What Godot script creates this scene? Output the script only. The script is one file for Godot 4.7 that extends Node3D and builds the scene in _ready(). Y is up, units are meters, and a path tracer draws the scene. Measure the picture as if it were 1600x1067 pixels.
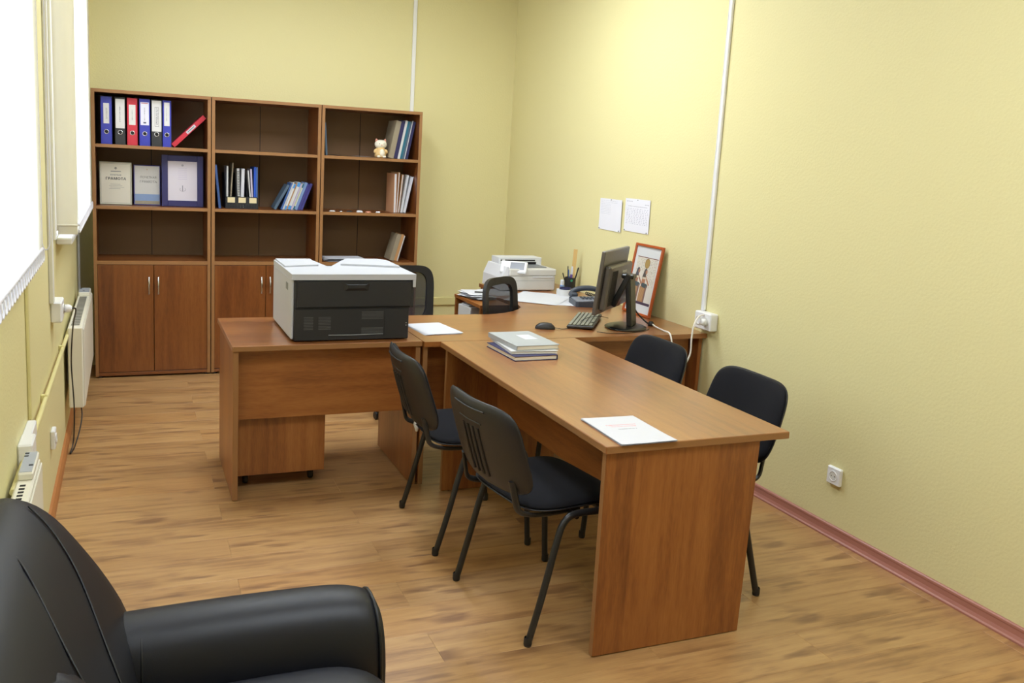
extends Node3D
# Office room seen from beside the armchair. Metres, y up. x runs along the bookcase wall, z towards the camera.
# Left (window) wall at XL, right wall at XR, back wall at ZB, floor at 0.

const XL := -0.109
const XR := 3.249
const ZB := -0.42
const ZF := 7.7
const CEIL := 3.2
const TOP := 0.75          # height of the desk tops

var M := {}                # materials by name
var taken := {}            # names in use at top level
var rng := RandomNumberGenerator.new()


# ------------------------------------------------------------------ main

func _ready() -> void:
	rng.seed = 20240
	camera_and_light()
	materials()
	room()
	windows_and_blinds()
	bookcases()
	desks()
	visitor_chairs()
	office_chairs()
	armchair()
	big_printer()
	desk_things()
	right_wall_things()
	left_wall_things()
	shelf_things()


func camera_and_light() -> void:
	var cam := Camera3D.new()
	cam.name = "camera"
	cam.transform = Transform3D(Basis(Vector3(0.92752, 0.05186, 0.37015), Vector3(0.01118, 0.98603, -0.16617), Vector3(-0.37360, 0.15826, 0.91399)).orthonormalized(), Vector3(0.2225, 1.6434, 6.53))
	cam.projection = Camera3D.PROJECTION_FRUSTUM
	cam.near = 0.1
	cam.far = 60.0
	var f := 1368.66
	cam.size = cam.near * 1067.0 / f
	cam.frustum_offset = Vector2(47.09, -61.95) / f * cam.near
	add_child(cam)
	cam.current = true

	var sky_mat := ProceduralSkyMaterial.new()
	sky_mat.sky_top_color = Color(0.86, 0.92, 1.0)
	sky_mat.sky_horizon_color = Color(0.93, 0.96, 1.0)
	sky_mat.ground_horizon_color = Color(0.78, 0.79, 0.78)
	sky_mat.ground_bottom_color = Color(0.66, 0.66, 0.64)
	sky_mat.sun_angle_max = 0.0
	var sky := Sky.new()
	sky.sky_material = sky_mat
	var env := Environment.new()
	env.background_mode = Environment.BG_SKY
	env.sky = sky
	env.background_energy_multiplier = 8.4
	env.tonemap_mode = Environment.TONE_MAPPER_LINEAR
	env.tonemap_exposure = 1.03
	env.sdfgi_enabled = true
	env.ssao_enabled = true
	env.ssil_enabled = true
	var we := WorldEnvironment.new()
	we.name = "world_environment"
	we.environment = env
	add_child(we)


const LAMP_ENERGY := 1.72
const LAMP_COLOR := Color(0.93, 0.965, 1.0)


# ------------------------------------------------------------------ mesh helpers

func mb() -> SurfaceTool:
	var st := SurfaceTool.new()
	st.begin(Mesh.PRIMITIVE_TRIANGLES)
	return st


func tri(st: SurfaceTool, a: Vector3, b: Vector3, c: Vector3, na: Vector3, nb: Vector3, nc: Vector3) -> void:
	if (b - a).cross(c - a).dot(na + nb + nc) > 0.0:
		var t := b
		b = c
		c = t
		t = nb
		nb = nc
		nc = t
	st.set_normal(na)
	st.add_vertex(a)
	st.set_normal(nb)
	st.add_vertex(b)
	st.set_normal(nc)
	st.add_vertex(c)


func face(st: SurfaceTool, pts: Array, out: Vector3) -> void:   # flat polygon, normal towards out
	var n: Vector3 = (pts[1] - pts[0]).cross(pts[2] - pts[0])
	if n.length() < 1e-12 and pts.size() > 3:
		n = (pts[2] - pts[0]).cross(pts[3] - pts[0])
	n = n.normalized()
	if n.dot(out) < 0.0:
		n = -n
	for i in range(1, pts.size() - 1):
		tri(st, pts[0], pts[i], pts[i + 1], n, n, n)


func add_box(st: SurfaceTool, c: Vector3, s: Vector3, bevel := 0.0, x := Transform3D.IDENTITY) -> void:
	var h := s / 2.0
	var v: float = minf(bevel, minf(h.x, minf(h.y, h.z)) * 0.95)
	if v <= 0.0:
		for ax in 3:
			for sg in [-1.0, 1.0]:
				var o := Vector3.ZERO
				o[ax] = sg
				var u := (ax + 1) % 3
				var w := (ax + 2) % 3
				var pts := []
				for k in [[-1, -1], [1, -1], [1, 1], [-1, 1]]:
					var p := Vector3.ZERO
					p[ax] = sg * h[ax]
					p[u] = k[0] * h[u]
					p[w] = k[1] * h[w]
					pts.append(x * (c + p))
				face(st, pts, x.basis * o)
		return
	for ax in 3:
		var u := (ax + 1) % 3
		var w := (ax + 2) % 3
		for sg in [-1.0, 1.0]:
			var o := Vector3.ZERO
			o[ax] = sg
			var pts := []
			for k in [[-1, -1], [1, -1], [1, 1], [-1, 1]]:
				var p := Vector3.ZERO
				p[ax] = sg * h[ax]
				p[u] = k[0] * (h[u] - v)
				p[w] = k[1] * (h[w] - v)
				pts.append(x * (c + p))
			face(st, pts, x.basis * o)
		for su in [-1.0, 1.0]:          # edges along ax
			for sw in [-1.0, 1.0]:
				var pts := []
				for k in [[0, -1], [0, 1], [1, 1], [1, -1]]:
					var p := Vector3.ZERO
					p[ax] = k[1] * (h[ax] - v)
					p[u] = su * (h[u] - (v if k[0] == 1 else 0.0))
					p[w] = sw * (h[w] - (0.0 if k[0] == 1 else v))
					pts.append(x * (c + p))
				var o := Vector3.ZERO
				o[u] = su
				o[w] = sw
				face(st, pts, x.basis * o)
	for sx in [-1.0, 1.0]:
		for sy in [-1.0, 1.0]:
			for sz in [-1.0, 1.0]:
				var g := Vector3(sx, sy, sz)
				var q := h - Vector3(v, v, v)
				var pts := [x * (c + g * Vector3(h.x, q.y, q.z)), x * (c + g * Vector3(q.x, h.y, q.z)), x * (c + g * Vector3(q.x, q.y, h.z))]
				face(st, pts, x.basis * g)


func span(st: SurfaceTool, a: Vector3, b: Vector3, bevel := 0.0, x := Transform3D.IDENTITY) -> void:   # a box from corner to corner
	add_box(st, (a + b) / 2.0, (b - a).abs(), bevel, x)


func surf(st: SurfaceTool, rows: Array, closed: bool, sign_by_centre := true, flip := false) -> void:   # smooth grid
	var nr := rows.size()
	var nc: int = rows[0].size()
	var nrm := []
	var mid := Vector3.ZERO
	for r in rows:
		for p in r:
			mid += p
	mid /= float(nr * nc)
	var score := 0.0
	for i in nr:
		var line := PackedVector3Array()
		for j in nc:
			var a: Vector3 = rows[maxi(i - 1, 0)][j]
			var b: Vector3 = rows[mini(i + 1, nr - 1)][j]
			var c: Vector3 = rows[i][(j - 1 + nc) % nc if closed else maxi(j - 1, 0)]
			var d: Vector3 = rows[i][(j + 1) % nc if closed else mini(j + 1, nc - 1)]
			var n := (b - a).cross(d - c)
			n = n.normalized() if n.length() > 1e-14 else Vector3.ZERO
			line.append(n)
			score += n.dot(rows[i][j] - mid)
		nrm.append(line)
	var sg := 1.0
	if sign_by_centre and score < 0.0:
		sg = -1.0
	if flip:
		sg = -sg
	for i in nr:                      # poles: take the mean of the neighbouring row
		for j in nc:
			if nrm[i][j] == Vector3.ZERO:
				var near: int = 1 if i == 0 else (nr - 2 if i == nr - 1 else i + 1)
				var sum := Vector3.ZERO
				for k in nc:
					sum += nrm[near][k]
				nrm[i][j] = sum.normalized()
	for i in nr - 1:
		for j in (nc if closed else nc - 1):
			var k := (j + 1) % nc
			var p00: Vector3 = rows[i][j]
			var p01: Vector3 = rows[i][k]
			var p10: Vector3 = rows[i + 1][j]
			var p11: Vector3 = rows[i + 1][k]
			if p00.distance_squared_to(p01) > 1e-14:
				tri(st, p00, p01, p11, nrm[i][j] * sg, nrm[i][k] * sg, nrm[i + 1][k] * sg)
			if p10.distance_squared_to(p11) > 1e-14:
				tri(st, p00, p11, p10, nrm[i][j] * sg, nrm[i + 1][k] * sg, nrm[i + 1][j] * sg)


func smooth_path(pts: Array, n := 6) -> Array:
	var out := []
	for i in pts.size() - 1:
		var p0: Vector3 = pts[maxi(i - 1, 0)]
		var p1: Vector3 = pts[i]
		var p2: Vector3 = pts[i + 1]
		var p3: Vector3 = pts[mini(i + 2, pts.size() - 1)]
		for k in n:
			out.append(p1.cubic_interpolate(p2, p0, p3, float(k) / n))
	out.append(pts[-1])
	return out


func add_tube(st: SurfaceTool, pts: Array, r: float, seg := 10, flat := 1.0, side := Vector3.ZERO) -> void:   # flat squeezes the section along side
	var rows := []
	var t0: Vector3 = (pts[1] - pts[0]).normalized()
	var u := side.normalized() if side != Vector3.ZERO else (Vector3.UP if absf(t0.y) < 0.9 else Vector3.RIGHT)
	u = (u - t0 * u.dot(t0)).normalized()
	for i in pts.size():
		var t: Vector3 = (pts[mini(i + 1, pts.size() - 1)] - pts[maxi(i - 1, 0)]).normalized()
		u = (u - t * u.dot(t)).normalized()
		var v := t.cross(u)
		var row := PackedVector3Array()
		for k in seg:
			var a := TAU * k / seg
			row.append(pts[i] + u * cos(a) * r * flat + v * sin(a) * r)
		rows.append(row)
	surf(st, rows, true, false, false)
	for e in [0, pts.size() - 1]:
		var d: Vector3 = (pts[0] - pts[1]).normalized() if e == 0 else (pts[-1] - pts[-2]).normalized()
		face(st, Array(rows[e]), d)


func add_lathe(st: SurfaceTool, prof: Array, seg := 24, x := Transform3D.IDENTITY, smooth := true) -> void:   # prof: Vector2(radius, y) from bottom to top
	if smooth:
		var rows := []
		for p in prof:
			var row := PackedVector3Array()
			for k in seg:
				var a := TAU * k / seg
				row.append(x * Vector3(cos(a) * p.x, p.y, sin(a) * p.x))
			rows.append(row)
		surf(st, rows, true)
		return
	for i in prof.size() - 1:
		if absf(prof[i].y - prof[i + 1].y) > 1e-5:
			add_lathe(st, [prof[i], prof[i + 1]], seg, x)
		else:
			var n := x.basis * (Vector3.UP if prof[i].y >= (prof[0].y + prof[-1].y) * 0.5 else Vector3.DOWN)
			var r0: float = minf(prof[i].x, prof[i + 1].x)
			var r1: float = maxf(prof[i].x, prof[i + 1].x)
			var yy: float = prof[i].y
			for k in seg:
				var s := TAU * k / seg
				var e := TAU * (k + 1) / seg
				var q := [x * Vector3(cos(s) * r1, yy, sin(s) * r1), x * Vector3(cos(e) * r1, yy, sin(e) * r1)]
				if r0 > 1e-5:
					q.append(x * Vector3(cos(e) * r0, yy, sin(e) * r0))
					q.append(x * Vector3(cos(s) * r0, yy, sin(s) * r0))
				else:
					q.append(x * Vector3(0, yy, 0))
				face(st, q, n)


func add_plate(st: SurfaceTool, poly: Array, y0: float, y1: float, x := Transform3D.IDENTITY) -> void:   # polygon in x,z standing from y0 to y1
	var pk := PackedVector2Array(poly)
	var idx := Geometry2D.triangulate_polygon(pk)
	for k in range(0, idx.size(), 3):
		for s in [[y1, Vector3.UP], [y0, Vector3.DOWN]]:
			var yy: float = s[0]
			face(st, [x * Vector3(pk[idx[k]].x, yy, pk[idx[k]].y), x * Vector3(pk[idx[k + 1]].x, yy, pk[idx[k + 1]].y), x * Vector3(pk[idx[k + 2]].x, yy, pk[idx[k + 2]].y)], x.basis * s[1])
	var area := 0.0
	for i in pk.size():
		area += pk[i].cross(pk[(i + 1) % pk.size()])
	for i in pk.size():
		var a := pk[i]
		var b := pk[(i + 1) % pk.size()]
		var o := Vector2(b.y - a.y, a.x - b.x) * signf(area)
		face(st, [x * Vector3(a.x, y0, a.y), x * Vector3(b.x, y0, b.y), x * Vector3(b.x, y1, b.y), x * Vector3(a.x, y1, a.y)], x.basis * Vector3(o.x, 0, o.y))


func rrect(w: float, h: float, r: float, n := 5, c := Vector2.ZERO) -> Array:
	var out := []
	for q in [[1, 1, 0.0], [-1, 1, PI / 2], [-1, -1, PI], [1, -1, 3 * PI / 2]]:
		for k in n + 1:
			var a: float = q[2] + PI / 2 * k / n
			out.append(c + Vector2(q[0] * (w / 2 - r) + cos(a) * r, q[1] * (h / 2 - r) + sin(a) * r))
	return out


# A padded panel: outline a superellipse w by h in local x,y, bulging to +z by tf and to -z by tb, bent by bend(x, y) -> z.
func add_pad(st: SurfaceTool, w: float, h: float, n: float, tf: float, tb: float, x := Transform3D.IDENTITY, bend = null, power := 5.0, k := 7, seg := 40, warp = null) -> void:
	var rows := []
	for i in range(-k, k + 1):
		var s := 1.0 - absf(float(i)) / k          # 1 at the rim
		s = 1.0 - pow(1.0 - s, 2.2) if k > 3 else s
		var t: float = pow(maxf(0.0, 1.0 - pow(s, power)), 0.5)
		var row := PackedVector3Array()
		for j in seg:
			var a := TAU * j / seg
			var ca := cos(a)
			var sa := sin(a)
			var p := Vector3(w / 2 * signf(ca) * pow(absf(ca), 2.0 / n) * s, h / 2 * signf(sa) * pow(absf(sa), 2.0 / n) * s, 0)
			if warp != null:
				p = warp.call(p)
			var off: float = bend.call(p.x, p.y) if bend != null else 0.0
			p.z = off + (tf * t if i < 0 else (-tb * t if i > 0 else 0.0))
			row.append(x * p)
		rows.append(row)
	# i = -k is the front centre, i = 0 the rim, i = k the back centre
	surf(st, rows, true)


func obj(called: String, st: SurfaceTool, m: Material, parent: Node3D) -> MeshInstance3D:
	var o := MeshInstance3D.new()
	o.name = called
	o.mesh = st.commit()
	o.material_override = m
	parent.add_child(o, true)
	return o


func numbered(called: String) -> String:
	if not taken.has(called):
		taken[called] = 0
		return called
	taken[called] += 1
	return "%s_%03d" % [called, taken[called]]


func tag(o: Node3D, label: String, category: String, group := "") -> Node3D:
	o.set_meta("label", label)
	o.set_meta("category", category)
	if group:
		o.set_meta("group", group)
	return o


func thing(called: String, label: String, category: String, at := Vector3.ZERO, turn := 0.0, group := "") -> Node3D:
	var o := Node3D.new()
	o.name = numbered(called)
	add_child(o)
	o.position = at
	o.rotation.y = turn
	return tag(o, label, category, group)


func single(called: String, st: SurfaceTool, m: Material, label: String, category: String, at := Vector3.ZERO, turn := 0.0, group := "") -> MeshInstance3D:
	var o := obj(numbered(called), st, m, self)
	o.position = at
	o.rotation.y = turn
	tag(o, label, category, group)
	return o


func struct(called: String, st: SurfaceTool, m: Material, parent: Node3D = self) -> MeshInstance3D:
	var o := obj(called, st, m, parent)
	if parent == self:
		o.set_meta("kind", "structure")
	return o


func box_part(called: String, a: Vector3, b: Vector3, m: Material, parent: Node3D, bevel := 0.001) -> MeshInstance3D:
	var st := mb()
	span(st, a, b, bevel)
	return obj(called, st, m, parent)


func board(called: String, a: Vector3, b: Vector3, m: Material, parent: Node3D, edge: Vector3) -> MeshInstance3D:   # a panel with a lighter edge band on the side that edge points to
	var lo := a.min(b)
	var hi := a.max(b)
	var ax := 0 if edge.x != 0.0 else (1 if edge.y != 0.0 else 2)
	var p := box_part(called, lo, hi, m, parent)
	var bl := lo
	var bh := hi
	if edge[ax] > 0.0:
		bl[ax] = hi[ax] + 0.0001
		bh[ax] = hi[ax] + 0.0009
	else:
		bh[ax] = lo[ax] - 0.0001
		bl[ax] = lo[ax] - 0.0009
	box_part("edge_band", bl, bh, M.edge_band, p, 0.0003)
	return p


func copy_of(o: Node3D, at: Vector3, turn: float, label := "") -> Node3D:
	var c: Node3D = o.duplicate()
	var plain := String(o.name)
	c.name = numbered(plain)
	add_child(c)
	c.position = at
	c.rotation.y = turn
	if label:
		c.set_meta("label", label)
	return c


func print_part(called: String, w: float, h: float, m: Material, parent: Node3D, x: Transform3D) -> MeshInstance3D:   # a printed sheet in local x,y facing +z, with its own texture coordinates
	var st := mb()
	for q in [[Vector2(0, 1), Vector2(0, 0), Vector2(1, 0)], [Vector2(0, 1), Vector2(1, 0), Vector2(1, 1)]]:
		for p in q:
			st.set_normal(x.basis * Vector3(0, 0, 1))
			st.set_uv(p)
			st.add_vertex(x * Vector3((p.x - 0.5) * w, (0.5 - p.y) * h, 0))
	return obj(called, st, m, parent)


func lettering(called: String, text: String, height: float, m: Material, parent: Node3D, x: Transform3D, font := "Droid Sans", bold := false) -> MeshInstance3D:
	var f := SystemFont.new()
	f.font_names = PackedStringArray([font])
	if bold:
		f.font_weight = 700
	var t := TextMesh.new()
	t.font = f
	t.text = text
	t.font_size = 32
	t.pixel_size = height / 23.0
	t.depth = 0.0006
	t.curve_step = 3.0
	t.material = m
	var o := MeshInstance3D.new()
	o.name = called
	o.mesh = t
	o.transform = x
	parent.add_child(o, true)
	return o


# ------------------------------------------------------------------ materials

func mat(called: String, c: Color, rough := 0.6, metal := 0.0, spec := 0.5) -> StandardMaterial3D:
	var m := StandardMaterial3D.new()
	m.resource_name = called
	m.albedo_color = c
	m.roughness = rough
	m.metallic = metal
	m.metallic_specular = spec
	M[called] = m
	return m


func rgb(r: int, g: int, b: int) -> Color:
	return Color8(r, g, b)


func noise_bytes(w: int, h: int, freq: float, sd: int, ow: int, oh: int, oct := 4) -> PackedByteArray:
	var n := FastNoiseLite.new()
	n.seed = sd
	n.noise_type = FastNoiseLite.TYPE_SIMPLEX_SMOOTH
	n.frequency = freq
	n.fractal_octaves = oct
	var im := n.get_seamless_image(w, h, false, false, 0.12, true)
	im.convert(Image.FORMAT_L8)
	if w != ow or h != oh:
		im.resize(ow, oh, Image.INTERPOLATE_CUBIC)
	return im.get_data()


# Wood grain along u (or v): streaks of three sizes and now and then a darker figure.
func wood_image(size: int, dark: Color, mid: Color, light: Color, sd: int, along_v := false, knots := 0.0) -> ImageTexture:
	var broad := noise_bytes(24, 256, 0.020, sd, size, size, 3)
	var streak := noise_bytes(40, 512, 0.06, sd + 1, size, size, 4)
	var fine := noise_bytes(96, size, 0.20, sd + 2, size, size, 3)
	var patch := noise_bytes(64, 256, 0.055, sd + 3, size, size, 4)
	var cluster := noise_bytes(64, 64, 0.07, sd + 4, size, size, 2)
	var out := PackedByteArray()
	out.resize(size * size * 3)
	var strip := PackedFloat32Array()      # printed lamellas of slightly different tone
	var pick := RandomNumberGenerator.new()
	pick.seed = sd
	while strip.size() < size:
		var tone := 0.0 if knots > 0.0 else pick.randf_range(-0.09, 0.09)
		for k in int(size * pick.randf_range(0.045, 0.085)):
			strip.append(tone)
	for y in size:
		for x in size:
			var i := y * size + x
			var v := clampf((broad[i] * 0.34 + streak[i] * 0.38 + fine[i] * 0.28) / 255.0 + strip[y] + ((cluster[i] / 255.0 - 0.5) * 0.28 if knots > 0.0 else 0.0), 0.0, 1.0)
			var c: Color
			if v < 0.5:
				c = dark.lerp(mid, v * 2.0)
			else:
				c = mid.lerp(light, v * 2.0 - 1.0)
			if knots > 0.0:
				var k := clampf((patch[i] / 255.0 - 0.50) * 3.4, 0.0, 1.0) * clampf((cluster[i] / 255.0 - 0.42) * 3.2, 0.06, 1.0)
				c = c.lerp(dark, k * knots)
			var o := (x * size + y) * 3 if along_v else i * 3
			out[o] = int(clampf(c.r, 0, 1) * 255.0)
			out[o + 1] = int(clampf(c.g, 0, 1) * 255.0)
			out[o + 2] = int(clampf(c.b, 0, 1) * 255.0)
	var im := Image.create_from_data(size, size, false, Image.FORMAT_RGB8, out)
	return ImageTexture.create_from_image(im)


func triplanar(m: StandardMaterial3D, tex: Texture2D, per_metre: float, offset := Vector3.ZERO) -> StandardMaterial3D:
	m.albedo_texture = tex
	m.albedo_color = Color.WHITE
	m.uv1_triplanar = true
	m.uv1_triplanar_sharpness = 8.0
	m.uv1_scale = Vector3.ONE * per_metre
	m.uv1_offset = offset
	return m


func relief(m: StandardMaterial3D, freq: float, sd: int, cm: float, per_metre: float, oct := 3) -> StandardMaterial3D:
	var t := NoiseTexture2D.new()
	t.width = 512
	t.height = 512
	t.seamless = true
	var n := FastNoiseLite.new()
	n.seed = sd
	n.frequency = freq
	n.fractal_octaves = oct
	t.noise = n
	m.heightmap_enabled = true
	m.heightmap_texture = t
	m.heightmap_scale = cm
	m.uv1_triplanar = true
	m.uv1_scale = Vector3.ONE * per_metre
	return m


# A sheet with lines of print too small to read: rows of short dark strokes.
func printed(called: String, w: int, h: int, paper: Color, lines: Array) -> StandardMaterial3D:
	var im := Image.create(w, h, false, Image.FORMAT_RGB8)
	im.fill(paper)
	for l in lines:                # [x0, x1, y, height, colour, gap]
		var x: float = l[0] * w
		while x < l[1] * w:
			var word := rng.randf_range(0.02, 0.07) * w
			var lw: float = minf(word, l[1] * w - x)
			if l[5] < 0.0:
				lw = l[1] * w - x
			var col: Color = l[4]
			if l[5] >= 0.0:
				var sx := x
				while sx < x + lw:             # letters
					im.fill_rect(Rect2i(int(sx), int(l[2] * h + rng.randf_range(0, l[3] * h * 0.25)), maxi(1, int(l[3] * h * 0.35)), maxi(1, int(l[3] * h * rng.randf_range(0.7, 1.0)))), col)
					sx += maxf(2.0, l[3] * h * 0.62)
			else:
				im.fill_rect(Rect2i(int(x), int(l[2] * h), maxi(1, int(lw)), maxi(1, int(l[3] * h))), col)
			x += lw + maxf(l[5], 0.0) * w + 1.0
	var m := mat(called, Color.WHITE, 0.6)
	m.albedo_texture = ImageTexture.create_from_image(im)
	return m


func materials() -> void:
	# laminate of the furniture (warm walnut), grain along u and along v
	var wd := rgb(107, 57, 25)
	var wm := rgb(152, 92, 43)
	var wl := rgb(178, 119, 62)
	var tu := wood_image(768, wd, wm, wl, 11)
	var tv := wood_image(768, wd, wm, wl, 23, true)
	for k in [["wood_x", tu, Vector3.ZERO], ["wood_x_b", tu, Vector3(0.37, 0.21, 0.53)], ["wood_y", tv, Vector3.ZERO], ["wood_y_b", tv, Vector3(0.41, 0.33, 0.17)], ["wood_y_c", tv, Vector3(0.73, 0.11, 0.67)]]:
		var m := mat(k[0], Color.WHITE, 0.33, 0.0, 0.6)
		triplanar(m, k[1], 0.8, k[2])
		if k[0] in ["wood_x", "wood_x_b", "wood_y"]:       # the same board with the polished face of the desk tops
			var p: StandardMaterial3D = m.duplicate()
			p.clearcoat_enabled = true
			p.clearcoat = 0.9
			p.clearcoat_roughness = 0.3
			M["top_" + k[0].substr(5)] = p
		var q: StandardMaterial3D = m.duplicate()          # the bookcases' board: the same laminate tinted darker
		q.albedo_color = Color(0.82, 0.78, 0.75)
		M["case_" + k[0].substr(5)] = q
	# the hardboard backs of the bookcases, plainer and browner
	mat("edge_band", rgb(152, 108, 66), 0.45)
	mat("back_board", rgb(115, 86, 56), 0.7)
	# floor laminate
	var fl := wood_image(1024, rgb(124, 86, 54), rgb(183, 141, 91), rgb(204, 164, 110), 51, false, 0.8)
	for k in [["plank_a", Color(1, 1, 1)], ["plank_b", Color(0.97, 0.96, 0.95)], ["plank_c", Color(1.0, 0.98, 0.95)], ["plank_d", Color(0.95, 0.94, 0.93)]]:
		var m := mat(k[0], k[1], 0.38, 0.0, 0.5)
		m.clearcoat_enabled = true
		m.clearcoat = 0.6
		m.clearcoat_roughness = 0.35
		m.albedo_texture = fl
	mat("floor_base", rgb(96, 66, 40), 0.8)

	# vinyl wallpaper with a fine pressed grain
	relief(mat("wallpaper", rgb(229, 220, 167), 0.55, 0.0, 0.4), 0.05, 5, 0.055, 2.2)
	relief(mat("ceiling_paint", rgb(240, 240, 236), 0.85), 0.08, 7, 0.05, 2.0)
	mat("duct_yellow", rgb(222, 212, 152), 0.5)
	mat("pipe_paint", rgb(226, 216, 156), 0.35)
	relief(mat("baseboard_rose", rgb(176, 118, 104), 0.4), 0.02, 9, 0.02, 3.0)
	mat("baseboard_brown", rgb(184, 122, 70), 0.45)
	mat("pvc", rgb(238, 238, 240), 0.35)
	mat("pvc_dull", rgb(226, 224, 218), 0.5)
	mat("dark_hole", rgb(24, 22, 22), 0.8)
	var pane := mat("glass", Color(1, 1, 1, 0.06), 0.0)
	pane.transparency = BaseMaterial3D.TRANSPARENCY_ALPHA
	var cover := mat("clear_cover", Color(1, 1, 1, 0.04), 0.05)
	cover.transparency = BaseMaterial3D.TRANSPARENCY_ALPHA
	var cloth := mat("blind_cloth", rgb(242, 243, 242), 0.9, 0.0, 0.2)
	cloth.backlight_enabled = true
	cloth.backlight = Color(1, 1, 1)
	var side := mat("blind_return_cloth", rgb(238, 234, 220), 0.9, 0.0, 0.2)
	side.backlight_enabled = true
	side.backlight = Color(0.6, 0.59, 0.55)
	mat("fringe", rgb(226, 224, 232), 0.7)
	var lamp := mat("lamp_diffuser", Color.WHITE, 0.6)
	lamp.emission_enabled = true
	lamp.emission = LAMP_COLOR
	lamp.emission_energy_multiplier = 2.5

	mat("steel", rgb(200, 200, 202), 0.25, 1.0)
	mat("white_metal", rgb(236, 236, 232), 0.4)
	mat("heater_white", rgb(232, 228, 214), 0.45)
	mat("heater_grey", rgb(172, 178, 190), 0.4)
	relief(mat("black_plastic", rgb(34, 33, 34), 0.45), 0.3, 12, 0.01, 6.0)
	mat("black_tube", rgb(36, 36, 37), 0.38)
	var fab := relief(mat("black_fabric", rgb(28, 28, 32), 0.95, 0.0, 0.25), 0.35, 14, 0.02, 8.0)
	fab.rim_enabled = true
	fab.rim = 0.25
	fab.rim_tint = 0.4
	var lea := relief(mat("leather", rgb(18, 19, 28), 0.46, 0.0, 0.45), 0.12, 15, 0.012, 7.0)
	lea.resource_name = "leather"
	mat("leather_seam", rgb(14, 14, 16), 0.5)
	var mesh := mat("mesh_back", Color(0.16, 0.16, 0.19, 0.84), 0.9)
	mesh.transparency = BaseMaterial3D.TRANSPARENCY_ALPHA
	mat("printer_white", rgb(190, 192, 199), 0.45)
	mat("printer_black", rgb(38, 39, 43), 0.5)
	mat("printer_groove", rgb(18, 18, 20), 0.6)
	mat("printer_grey", rgb(120, 124, 128), 0.5)
	mat("mfp_white", rgb(220, 221, 226), 0.45)
	mat("mfp_beige", rgb(206, 204, 200), 0.5)
	mat("screen_grey", rgb(120, 124, 134), 0.2)
	mat("paper", rgb(206, 207, 214), 0.75)
	mat("paper_cream", rgb(232, 222, 202), 0.8)
	mat("card_grey", rgb(172, 176, 178), 0.6)
	mat("card_white", rgb(206, 206, 206), 0.6)
	mat("cloth_navy", rgb(44, 42, 84), 0.7)
	mat("binder_blue", rgb(58, 64, 172), 0.4)
	mat("binder_black", rgb(48, 48, 50), 0.5)
	mat("binder_red", rgb(204, 48, 66), 0.4)
	mat("blue_bright", rgb(40, 84, 190), 0.4)
	mat("blue_mid", rgb(66, 98, 158), 0.5)
	mat("blue_pale", rgb(120, 146, 190), 0.5)
	mat("blue_sky", rgb(70, 140, 205), 0.5)
	mat("indigo", rgb(62, 60, 130), 0.5)
	mat("teal", rgb(36, 106, 128), 0.5)
	mat("slate", rgb(78, 98, 118), 0.6)
	mat("khaki", rgb(150, 138, 116), 0.7)
	mat("kraft", rgb(190, 142, 92), 0.8)
	mat("kraft_orange", rgb(214, 160, 120), 0.8)
	mat("lilac", rgb(188, 178, 200), 0.7)
	mat("lime", rgb(190, 214, 90), 0.6)
	mat("cream_label", rgb(226, 210, 168), 0.7)
	mat("black_rack", rgb(34, 36, 40), 0.5)
	mat("frame_wood", rgb(176, 84, 36), 0.35)
	mat("frame_silver", rgb(178, 176, 158), 0.4)
	mat("frame_navy", rgb(42, 40, 92), 0.45)
	mat("mount_card", rgb(206, 208, 210), 0.7)
	mat("ruler_wood", rgb(206, 170, 106), 0.5)
	mat("violet", rgb(112, 84, 160), 0.4)
	mat("green_dot", rgb(40, 150, 110), 0.4)
	mat("monitor_grey", rgb(92, 86, 80), 0.28)
	mat("monitor_black", rgb(26, 26, 28), 0.3)
	mat("key_grey", rgb(128, 128, 112), 0.5)
	mat("keyboard_black", rgb(40, 40, 38), 0.45)
	mat("phone_plate", rgb(134, 138, 150), 0.4)
	mat("printer_louvre", rgb(84, 84, 86), 0.5)
	mat("phone_grey", rgb(64, 70, 82), 0.4)
	mat("cable_white", rgb(236, 230, 224), 0.4)
	mat("cable_black", rgb(30, 28, 28), 0.5)
	mat("cat_white", rgb(236, 228, 208), 0.35)
	mat("cat_peach", rgb(226, 190, 130), 0.35)
	mat("cat_pink", rgb(216, 150, 130), 0.4)
	mat("print_dark", rgb(70, 70, 76), 0.7)
	mat("print_grey", rgb(120, 120, 126), 0.7)
	mat("print_white", rgb(240, 240, 236), 0.5)


# ------------------------------------------------------------------ the room

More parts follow.
